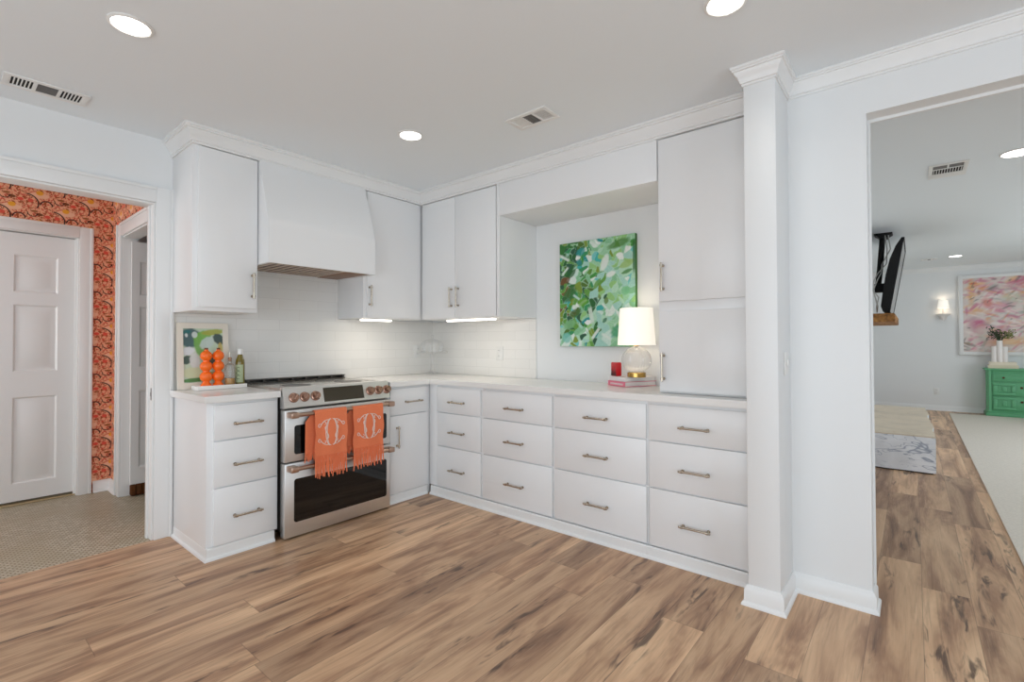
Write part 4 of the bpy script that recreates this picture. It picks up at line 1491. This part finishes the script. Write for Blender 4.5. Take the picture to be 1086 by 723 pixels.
def vent(label, x0, x1, y0, y1, long, style, group='white ceiling vents'):
    cxv, cyv = (x0 + x1) / 2, (y0 + y1) / 2
    root = thing('ceiling_vent', label, 'vent', (cxv, cyv, CEIL), group)
    L, S = (x1 - x0, y1 - y0) if long == 'x' else (y1 - y0, x1 - x0)
    def b(bm, a0, a1, c0, c1, z0, z1, bev=0.0):
        if long == 'x':
            box(bm, x0 + a0, x0 + a1, y0 + c0, y0 + c1, CEIL + z0, CEIL + z1, bev)
        else:
            box(bm, x0 + c0, x0 + c1, y0 + a0, y0 + a1, CEIL + z0, CEIL + z1, bev)
    e = 0.026
    bm = B()
    b(bm, 0, L, 0, e, -0.008, -0.0005, 0.002); b(bm, 0, L, S - e, S, -0.008, -0.0005, 0.002)
    b(bm, 0, e, e, S - e, -0.008, -0.0005, 0.002); b(bm, L - e, L, e, S - e, -0.008, -0.0005, 0.002)
    t3 = (L - 2 * e) / 3
    for q in (1, 2):
        b(bm, e + q * t3 - 0.006, e + q * t3 + 0.006, e, S - e, -0.0075, -0.0005)
    obj('frame', bm, M['white'], root)
    for q in range(3):
        a0, a1 = e + q * t3 + (0.006 if q else 0), e + (q + 1) * t3 - (0.006 if q < 2 else 0)
        bm = B(); b(bm, a0, a1, e, S - e, -0.0018, -0.0008)
        g = obj('backing', bm, M['duct'] if q == 1 else (M['white'] if style[q] == 'w' else M['dark']), root)
        if q == 1:
            for k in range(7):
                c = e + (S - 2 * e) * (k + 0.5) / 7
                bm = B(); b(bm, a0, a1, c - 0.0025, c + 0.0025, -0.006, -0.0019)
                obj('louvre', bm, M['duct'], g)
        else:
            for k in range(7):
                c = a0 + (a1 - a0) * k / 6
                bm = B(); b(bm, max(a0, c - 0.0026), min(a1, c + 0.0026), e, S - e, -0.0045, -0.0019)
                obj('louvre', bm, M['white'], g)
            if style[q] == 'g':
                for k in range(5):
                    c = e + (S - 2 * e) * (k + 0.5) / 5
                    bm = B(); b(bm, a0, a1, c - 0.002, c + 0.002, -0.0036, -0.0019)
                    obj('cross_bar', bm, M['white'], g)


vent('white ceiling vent above the hall doorway', 0.205, 0.365, -2.955, -2.640, 'y', 'ddd')
vent('white ceiling vent over the drawers near the crown moulding', 1.83, 2.11, -1.055, -0.895, 'x', 'wdg')
vx0, vx1, vy0, vy1 = 3.735, 3.955, 1.50, 1.88
r = thing('ceiling_vent', 'white ceiling vent in the living room near the opening', 'vent', (3.845, 1.69, CEIL), 'white ceiling vents')
bm = B()
for q in ((vx0, vx1, vy0, vy0 + 0.03), (vx0, vx1, vy1 - 0.12, vy1), (vx0, vx0 + 0.025, vy0 + 0.03, vy1 - 0.12), (vx1 - 0.025, vx1, vy0 + 0.03, vy1 - 0.12),
          (vx0 + 0.105, vx0 + 0.115, vy0 + 0.03, vy0 + 0.13), (vx0 + 0.025, vx1 - 0.025, vy0 + 0.125, vy0 + 0.135)):
    box(bm, *q, CEIL - 0.008, CEIL - 0.0005, 0.002)
obj('frame', bm, M['white'], r)
bm = B(); box(bm, vx0 + 0.025, vx1 - 0.025, vy0 + 0.03, vy0 + 0.125, CEIL - 0.003, CEIL - 0.0008); obj('backing', bm, M['duct'], r)
bm = B(); box(bm, vx0 + 0.025, vx1 - 0.025, vy0 + 0.135, vy1 - 0.12, CEIL - 0.003, CEIL - 0.0008); g_ = obj('backing', bm, M['dark'], r)
for k in range(11):
    c = vx0 + 0.033 + k * 0.0154
    bm = B(); box(bm, c - 0.002, c + 0.002, vy0 + 0.136, vy1 - 0.121, CEIL - 0.007, CEIL - 0.0031); obj('louvre', bm, M['white'], g_)
vent('tiny far white ceiling vent beyond the television', 3.74, 3.93, 6.78, 6.95, 'x', 'ddd')

# ================================================================== living room
bm = B(); box(bm, 4.075, 7.2, 0.25, 7.70, 0.001, 0.014, 0.006)
tag(obj('area_rug', bm, M['rug'], None, None, base=(5.6, 4.0, 0.001)), 'pale beige carpet rug on the living room floor', 'rug')

# raised stone hearth with a rough edge
rnd = random.Random(4)
r = thing('hearth', 'raised stone hearth with blue veined white front face', 'hearth', (3.4, 3.8, 0))
ys = np.linspace(2.655, 5.15, 22)
edge = [3.785 + rnd.uniform(-0.012, 0.012) - 0.018 * (y - 2.655) for y in ys]
bm = B()
poly = [(3.052, 2.655)] + [(3.052 + (3.785 - 3.052) * k / 8, 2.655 + rnd.uniform(-0.012, 0.012)) for k in range(1, 8)] + list(zip(edge, ys)) + [(3.052, 5.15)]
prism(bm, poly, lambda u, v, t: (u, v, t), 0.012, 0.333)
obj('plinth', bm, M['hearth_front'], r, 'white stone with blue grey veins')
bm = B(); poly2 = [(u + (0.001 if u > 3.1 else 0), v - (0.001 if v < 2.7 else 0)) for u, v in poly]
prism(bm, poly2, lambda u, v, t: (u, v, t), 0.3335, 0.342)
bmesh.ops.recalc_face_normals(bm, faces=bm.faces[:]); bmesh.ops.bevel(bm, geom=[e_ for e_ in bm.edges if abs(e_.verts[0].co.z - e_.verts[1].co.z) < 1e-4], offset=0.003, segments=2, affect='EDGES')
obj('slab', bm, M['hearth_top'], r, 'stone top slab with warm reflected light painted in as tan')
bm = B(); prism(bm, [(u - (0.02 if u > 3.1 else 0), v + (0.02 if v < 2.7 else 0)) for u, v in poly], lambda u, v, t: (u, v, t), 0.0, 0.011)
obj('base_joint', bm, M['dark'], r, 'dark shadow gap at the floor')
bm = B()
pts = [(3.054, 3.30), (3.486, 3.30), (3.486, 4.95), (3.054, 4.95)]
prism(bm, pts, lambda u, v, t: (u, v, t), 1.418, 1.508)
bmesh.ops.recalc_face_normals(bm, faces=bm.faces[:]); bmesh.ops.bevel(bm, geom=bm.edges[:], offset=0.005, segments=2, affect='EDGES')
tag(obj('mantel_shelf', bm, M['mantel'], None, None, base=(3.26, 4.1, 1.418)), 'rough brown timber mantel shelf below the television', 'mantel')

# television hung from the ceiling on a pole
r = thing('television', 'black flat television hung from the ceiling, tilted forward over the mantel', 'television', (3.45, 4.15, 1.9))
bm = B(); prism(bm, [(-0.070, 0), (0.070, 0), (0.070, -0.012), (0.045, -0.030), (0.030, -0.055), (-0.030, -0.055), (-0.045, -0.030), (-0.070, -0.012)], lambda u, v, t: (3.37 + u * 1.25, t, CEIL - 0.0005 + v), 4.05, 4.25)
obj('ceiling_plate', bm, M['black'], r)
bm = B(); tube(bm, [(3.36, 4.15, CEIL - 0.054), (3.335, 4.15, 2.1), (3.31, 4.15, 1.85)], 0.030, 16); obj('pole', bm, M['black'], r)
bm = B(); box(bm, 3.28, 3.405, 4.08, 4.22, 1.80, 1.90, 0.008); obj('bracket', bm, M['black'], r)
tz0, tz1 = 1.535, 2.345
tx = lambda z, o: 3.432 + (z - tz0) * 0.162 + o
tp = lambda o0, o1, za, zb: [(tx(za, o0), za), (tx(za, o1), za), (tx(zb, o1), zb), (tx(zb, o0), zb)]
TY0, TY1 = 3.60, 4.75
bm = B(); prism(bm, tp(-0.018, 0.0, tz0, tz1), lambda u, v, t: (u, t, v), TY0, TY1); obj('bezel', bm, M['black'], r)
bm = B(); prism(bm, tp(0.0003, 0.009, tz0, tz1), lambda u, v, t: (u, t, v), TY1 - 0.14, TY1); prism(bm, tp(0.0003, 0.009, tz1 - 0.035, tz1), lambda u, v, t: (u, t, v), TY0, TY1 - 0.1405); obj('front_frame', bm, M['black'], r)
bm = B(); prism(bm, tp(0.0005, 0.007, tz0 + 0.004, tz1 - 0.0355), lambda u, v, t: (u, t, v), TY0 + 0.012, TY1 - 0.141); obj('screen', bm, M['screen'], r)
bm = B()
pr_ = [(tx(tz1, -0.0185), tz1), (tx(2.26, -0.055), 2.26), (tx(2.12, -0.085), 2.12), (tx(1.95, -0.095), 1.95), (tx(1.75, -0.092), 1.75), (tx(1.60, -0.085), 1.60), (tx(1.55, -0.06), 1.545), (tx(tz0, -0.0185), tz0)]
prism(bm, pr_, lambda u, v, t: (u, t, v), TY0 + 0.004, TY1 - 0.004); obj('back_housing', bm, M['black'], r, 'black bulging back')
bm = B()
for k, (a, b_) in enumerate(((0.0, 0.02), (0.03, -0.02))):
    tube(bm, [(3.39 + a, 4.02, CEIL - 0.04), (3.41 + a, 3.95, 2.28), (3.385 + b_, 3.85, 2.10), (3.33 + a, 3.72, 1.98), (3.30 + a, 3.64, 1.90), (3.292, 3.62, 1.78), (3.31 + a, 3.60, 1.70), (3.325 + b_ * 0.3, 3.62, 1.60), (3.32, 3.70, 1.54)], 0.0055, 8)
obj('cable', bm, M['cable'], r, 'loose grey cables')

# ------------------------------------------------------------------ wall sconce
r = thing('wall_sconce', 'lit white wall sconce with small shade left of the pink painting', 'wall lamp', (4.035, LY - 0.06, 1.63))
sxx, syy = 4.035, LY - 0.085
bm = B(); lathe(bm, [(0.0, 0), (0.012, 0.004), (0.030, 0.035), (0.052, 0.075), (0.098, 0.105), (0.104, 0.118), (0.060, 0.125), (0.0, 0.126)], (sxx, syy, 1.560), 24)
box(bm, sxx - 0.05, sxx + 0.05, syy + 0.04, LY - 0.001, 1.585, 1.675, 0.006); obj('bracket', bm, M['ceramic'], r, 'white carved bracket')
bm = B(); lathe(bm, [(0.016, 0.127), (0.013, 0.14), (0.013, 0.215), (0.0, 0.216)], (sxx, syy, 1.560), 16); obj('candle_tube', bm, M['ceramic'], r)
bm = B()
n = 28
rs = [ring_ for ring_ in ([bm.verts.new((sxx + R * math.cos(2 * PI * k / n), syy + 0.0 + R * math.sin(2 * PI * k / n), z)) for k in range(n)] for R, z in ((0.078, 1.775), (0.060, 1.912), (0.057, 1.912), (0.075, 1.775)))]
for a, b_ in ((0, 1), (1, 2), (2, 3), (3, 0)):
    for k in range(n):
        bm.faces.new((rs[a][k], rs[a][(k + 1) % n], rs[b_][(k + 1) % n], rs[b_][k]))
obj('lamp_shade', bm, M['shade'], r, 'glowing white shade')
pd = bpy.data.lights.new('sconce_glow', 'POINT'); pd.energy = 0.35; pd.color = (1.0, 0.86, 0.68); pd.shadow_soft_size = 0.03
po = bpy.data.objects.new('sconce_glow', pd); po.location = (sxx, syy - 0.0, 1.87); col.objects.link(po)

# ------------------------------------------------------------------ pink painting
rnd = random.Random(21)
pp = Paint(130, 118, (222, 208, 202))
T = pp.top
PK = [(214, 140, 160), (228, 176, 184), (204, 110, 140), (236, 208, 204), (240, 228, 222)]
for i in range(420):
    u, v = rnd.random(), rnd.random() * T
    c = rnd.choice(PK + [(236, 228, 222), (222, 214, 206)] + [(232, 196, 150), (200, 196, 190), (226, 160, 110), (178, 178, 172), (240, 232, 226)])
    pp.stroke(u, v, rnd.uniform(0.02, 0.08), rnd.uniform(0.006, 0.022), rnd.uniform(-0.6, 1.2), c, 0.7, 'e', 0.35)
for (u, v, a, b, an, c) in [
    (0.07, 0.82 * T, 0.025, 0.16, 0, (224, 164, 84)), (0.09, 0.93 * T, 0.03, 0.012, 0.1, (206, 50, 40)), (0.12, 0.55 * T, 0.06, 0.03, 0.1, (226, 168, 110)),
    (0.20, 0.66 * T, 0.04, 0.06, 0.5, (214, 90, 70)), (0.48, 0.92 * T, 0.14, 0.06, 0.4, (206, 112, 140)), (0.60, 0.88 * T, 0.10, 0.04, 0.2, (214, 140, 160)),
    (0.40, 0.70 * T, 0.08, 0.06, 0.2, (190, 204, 182)), (0.55, 0.72 * T, 0.05, 0.04, 0.6, (236, 232, 228)), (0.30, 0.60 * T, 0.10, 0.05, 0.5, (220, 160, 176)),
    (0.12, 0.36 * T, 0.07, 0.10, 0.6, (198, 104, 140)), (0.16, 0.26 * T, 0.05, 0.07, 0.2, (238, 228, 216)), (0.28, 0.22 * T, 0.06, 0.12, -0.5, (206, 120, 150)),
    (0.36, 0.14 * T, 0.16, 0.05, 0.1, (226, 170, 90)), (0.60, 0.50 * T, 0.12, 0.008, -0.15, (96, 90, 84)), (0.55, 0.44 * T, 0.04, 0.03, 0, (242, 238, 236)),
    (0.72, 0.16 * T, 0.14, 0.04, -0.1, (196, 90, 110)), (0.88, 0.24 * T, 0.10, 0.12, 0.2, (200, 116, 158)), (0.76, 0.34 * T, 0.05, 0.10, 0, (232, 178, 120)),
    (0.76, 0.78 * T, 0.012, 0.16, 0, (238, 236, 232)), (0.80, 0.60 * T, 0.06, 0.03, 0.3, (206, 120, 90)), (0.06, 0.10 * T, 0.05, 0.015, -0.5, (110, 100, 92)),
    (0.03, 0.56 * T, 0.012, 0.05, 0, (196, 96, 140)), (0.13, 0.80 * T, 0.015, 0.025, 0, (140, 40, 50)), (0.24, 0.86 * T, 0.05, 0.03, 0.6, (150, 150, 146)),
    (0.62, 0.80 * T, 0.06, 0.02, 0.3, (130, 132, 130)), (0.50, 0.55 * T, 0.02, 0.05, 0.4, (120, 128, 112))]:
    pp.stroke(u, v, a, b, an, c, 0.62, 'e', 0.45)
for i in range(260):
    u, v = rnd.random(), rnd.random() * T
    pp.stroke(u, v, rnd.uniform(0.01, 0.05), rnd.uniform(0.004, 0.012), rnd.uniform(-0.7, 1.3), rnd.choice([(236, 226, 222), (214, 150, 170), (226, 186, 180), (198, 190, 184), (230, 206, 190), (206, 128, 150), (120, 112, 108)]), 0.6, 'e', 0.3)
r = thing('painting', 'pink and orange abstract painting in a white frame above the green dresser', 'painting', (5.0, LY - 0.03, 0.975))
px0, px1, pz0, pz1 = 4.232, 5.85, 0.972, 2.318
bm = B()
for a0, a1, b0, b1 in ((px0, px0 + 0.055, pz0, pz1), (px1 - 0.055, px1, pz0, pz1), (px0 + 0.055, px1 - 0.055, pz0, pz0 + 0.055), (px0 + 0.055, px1 - 0.055, pz1 - 0.055, pz1)):
    box(bm, a0, a1, LY - 0.055, LY - 0.002, b0, b1, 0.004)
obj('frame', bm, M['trim'], r, 'white frame')
bm = B(); canvas_mesh(bm, lambda u, v: (px0 + 0.054 + u * (px1 - px0 - 0.108), LY - 0.036, pz0 + 0.054 + v * (pz1 - pz0 - 0.108)), 130, 118, pp.img)
obj('canvas', bm, M['canvas_paint'], r, ang=80)

# ------------------------------------------------------------------ green dresser
gx0, gx1, gy0, gy1, gz = 4.525, 6.02, 7.735, 8.065, 0.770
r = thing('dresser', 'green lacquered dresser with panelled drawers under the pink painting', 'dresser', ((gx0 + gx1) / 2, 7.95, 0))
bm = B(); box(bm, gx0 + 0.03, gx1 - 0.03, gy0 + 0.02, gy1, 0.06, gz - 0.031, 0.003); obj('body', bm, M['green'], r)
bm = B(); box(bm, gx0 - 0.012, gx1 + 0.012, gy0 - 0.015, gy1, gz - 0.030, gz, 0.006); obj('top', bm, M['green'], r)
bm = B(); box(bm, gx0 - 0.006, gx1 + 0.006, gy0 - 0.008, gy1, 0.0, 0.060, 0.008); box(bm, gx0 + 0.01, gx1 - 0.01, gy0 + 0.005, gy1, 0.060, 0.085, 0.006); obj('plinth', bm, M['green'], r)
for xx in (gx0 + 0.002, gx1 - 0.062):
    bm = B(); prism(bm, [(xx, gy0 + 0.06), (xx + 0.03, gy0), (xx + 0.06, gy0 + 0.0), (xx + 0.06, gy0 + 0.06)], lambda u, v, t: (u, v, t), 0.086, gz - 0.031); obj('corner_post', bm, M['green'], r)
dx0, dx1 = gx0 + 0.070, gx1 - 0.070
for (z0, z1, kind) in ((0.565, 0.690, 'plain'), (0.340, 0.545, 'panel'), (0.110, 0.325, 'panel')):
    bm = B(); box(bm, dx0, dx1, gy0 + 0.002, gy0 + 0.019, z0, z1, 0.003)
    if kind == 'plain':
        for q0, q1, w0, w1 in ((dx0 + 0.02, dx1 - 0.02, z1 - 0.028, z1 - 0.016), (dx0 + 0.02, dx1 - 0.02, z0 + 0.016, z0 + 0.028), (dx0 + 0.02, dx0 + 0.032, z0 + 0.028, z1 - 0.028), (dx1 - 0.032, dx1 - 0.02, z0 + 0.028, z1 - 0.028)):
            box(bm, q0, q1, gy0 - 0.006, gy0 + 0.003, w0, w1, 0.002)
    d_ = obj('drawer', bm, M['green'], r)
    if kind == 'panel':
        for q0 in (dx0 + 0.012, dx1 - 0.262):
            bm = B()
            for k, (ins, t) in enumerate(((0.0, 0.016), (0.028, 0.006))):
                pass
            o_, h_ = 0.250, z1 - z0 - 0.024
            z_ = z0 + 0.012
            for a0, a1, b0, b1 in ((q0, q0 + o_, z_, z_ + 0.034), (q0, q0 + o_, z_ + h_ - 0.034, z_ + h_), (q0, q0 + 0.045, z_ + 0.034, z_ + h_ - 0.034), (q0 + o_ - 0.045, q0 + o_, z_ + 0.034, z_ + h_ - 0.034)):
                box(bm, a0, a1, gy0 - 0.016, gy0 + 0.001, b0, b1, 0.006)
            box(bm, q0 + 0.10, q0 + o_ - 0.10, gy0 - 0.010, gy0 + 0.001, z_ + 0.055, z_ + h_ - 0.055, 0.006)
            obj('raised_panel', bm, M['green'], d_)
        for kx in (dx0 + 0.33, dx0 + 0.41, dx0 + 0.93, dx0 + 1.01):
            bm = B(); sphere(bm, (kx, gy0 - 0.014, z0 + 0.66 * (z1 - z0)), 0.017, sy=0.9, seg=14); obj('knob', bm, M['old_brass'], d_)
    else:
        for kx in (dx0 + 0.13, dx1 - 0.13):
            bm = B(); sphere(bm, (kx, gy0 - 0.012, (z0 + z1) / 2), 0.016, sy=0.9, seg=14); obj('knob', bm, M['old_brass'], d_)

dz = gz + 0.001
for (z, h, x0, x1, lab, mm) in ((dz, 0.052, 4.555, 4.900, 'cream covered book at the bottom of the pair on the green dresser', (214, 204, 178)),
                                (dz + 0.053, 0.048, 4.570, 4.880, 'pale book under the white vase on the green dresser', (224, 214, 192))):
    rr_ = thing('book', lab, 'book', ((x0 + x1) / 2, 7.87, z), 'books on the green dresser')
    cm = mat('pale_book_cover', mm, 0.6)
    bm = B(); box(bm, x0, x1, 7.75, 7.99, z, z + 0.004); box(bm, x0, x1, 7.75, 7.99, z + h - 0.004, z + h); box(bm, x0, x1, 7.75, 7.755, z + 0.004, z + h - 0.004); obj('cover', bm, cm, rr_)
    bm = B(); box(bm, x0 + 0.005, x1 - 0.005, 7.7553, 7.985, z + 0.0043, z + h - 0.0043); obj('pages', bm, M['paper'], rr_)
vz = dz + 0.1015
r = thing('vase', 'white vase of clustered upright tubes on the pale books', 'vase', (4.70, 7.87, vz))
for k, (dx, dy, rr, hh) in enumerate(((-0.062, 0.0, 0.034, 0.25), (0.0, -0.012, 0.036, 0.345), (0.062, 0.0, 0.034, 0.245), (0.0, 0.058, 0.034, 0.26))):
    bm = B(); lathe(bm, [(rr, 0), (rr, hh), (rr - 0.005, hh), (rr - 0.006, 0.02), (0.0, 0.02)], (4.70 + dx, 7.87 + dy, vz), 24); obj('tube', bm, M['ceramic'], r)
rnd = random.Random(9)
r = thing('greenery_bunch', 'dark green leafy sprigs standing in the white tube vase', 'plant', (4.70, 7.858, vz + 0.30))
stems = []
bm = B()
for i in range(22):
    a = rnd.uniform(0, 2 * PI); L = rnd.uniform(0.12, 0.27)
    dx = math.cos(a) * rnd.uniform(0.04, 0.19) + 0.01; dy = math.sin(a) * 0.08
    e_ = Vector((4.70 + dx, 7.858 + dy, vz + 0.345 + L * 0.72))
    tube(bm, [(4.70 + dx * 0.05, 7.858 + dy * 0.05, vz + 0.30), (4.70 + dx * 0.4, 7.858 + dy * 0.4, vz + 0.36 + L * 0.3), e_], 0.003, 5)
    stems.append((e_, dx))
obj('stem', bm, M['leaf'], r)
for nm_, mm, sel in (('foliage', M['leaf'], lambda d: d < 0.03), ('pale_foliage', M['leaf_light'], lambda d: d >= 0.03)):
    bm = B()
    for e_, dx in stems:
        if not sel(dx):
            continue
        for q in range(9):
            c = e_ + Vector((rnd.uniform(-0.045, 0.045), rnd.uniform(-0.03, 0.03), rnd.uniform(-0.07, 0.03)))
            d1_ = Vector((rnd.uniform(-1, 1), rnd.uniform(-0.6, 0.6), rnd.uniform(-0.3, 1))).normalized()
            d2_ = d1_.cross(Vector((rnd.random(), 1, rnd.random()))).normalized()
            n_ = d1_.cross(d2_)
            L = rnd.uniform(0.022, 0.040)
            pts = [c, c + d1_ * L * 0.5 + d2_ * L * 0.3, c + d1_ * L, c + d1_ * L * 0.5 - d2_ * L * 0.3]
            vs = [bm.verts.new(p) for p in pts] + [bm.verts.new(c + d1_ * L * 0.5 + n_ * L * 0.12)]
            for i in range(4):
                bm.faces.new((vs[i], vs[(i + 1) % 4], vs[4]))
    obj(nm_, bm, mm, r).__setitem__('kind', 'stuff')
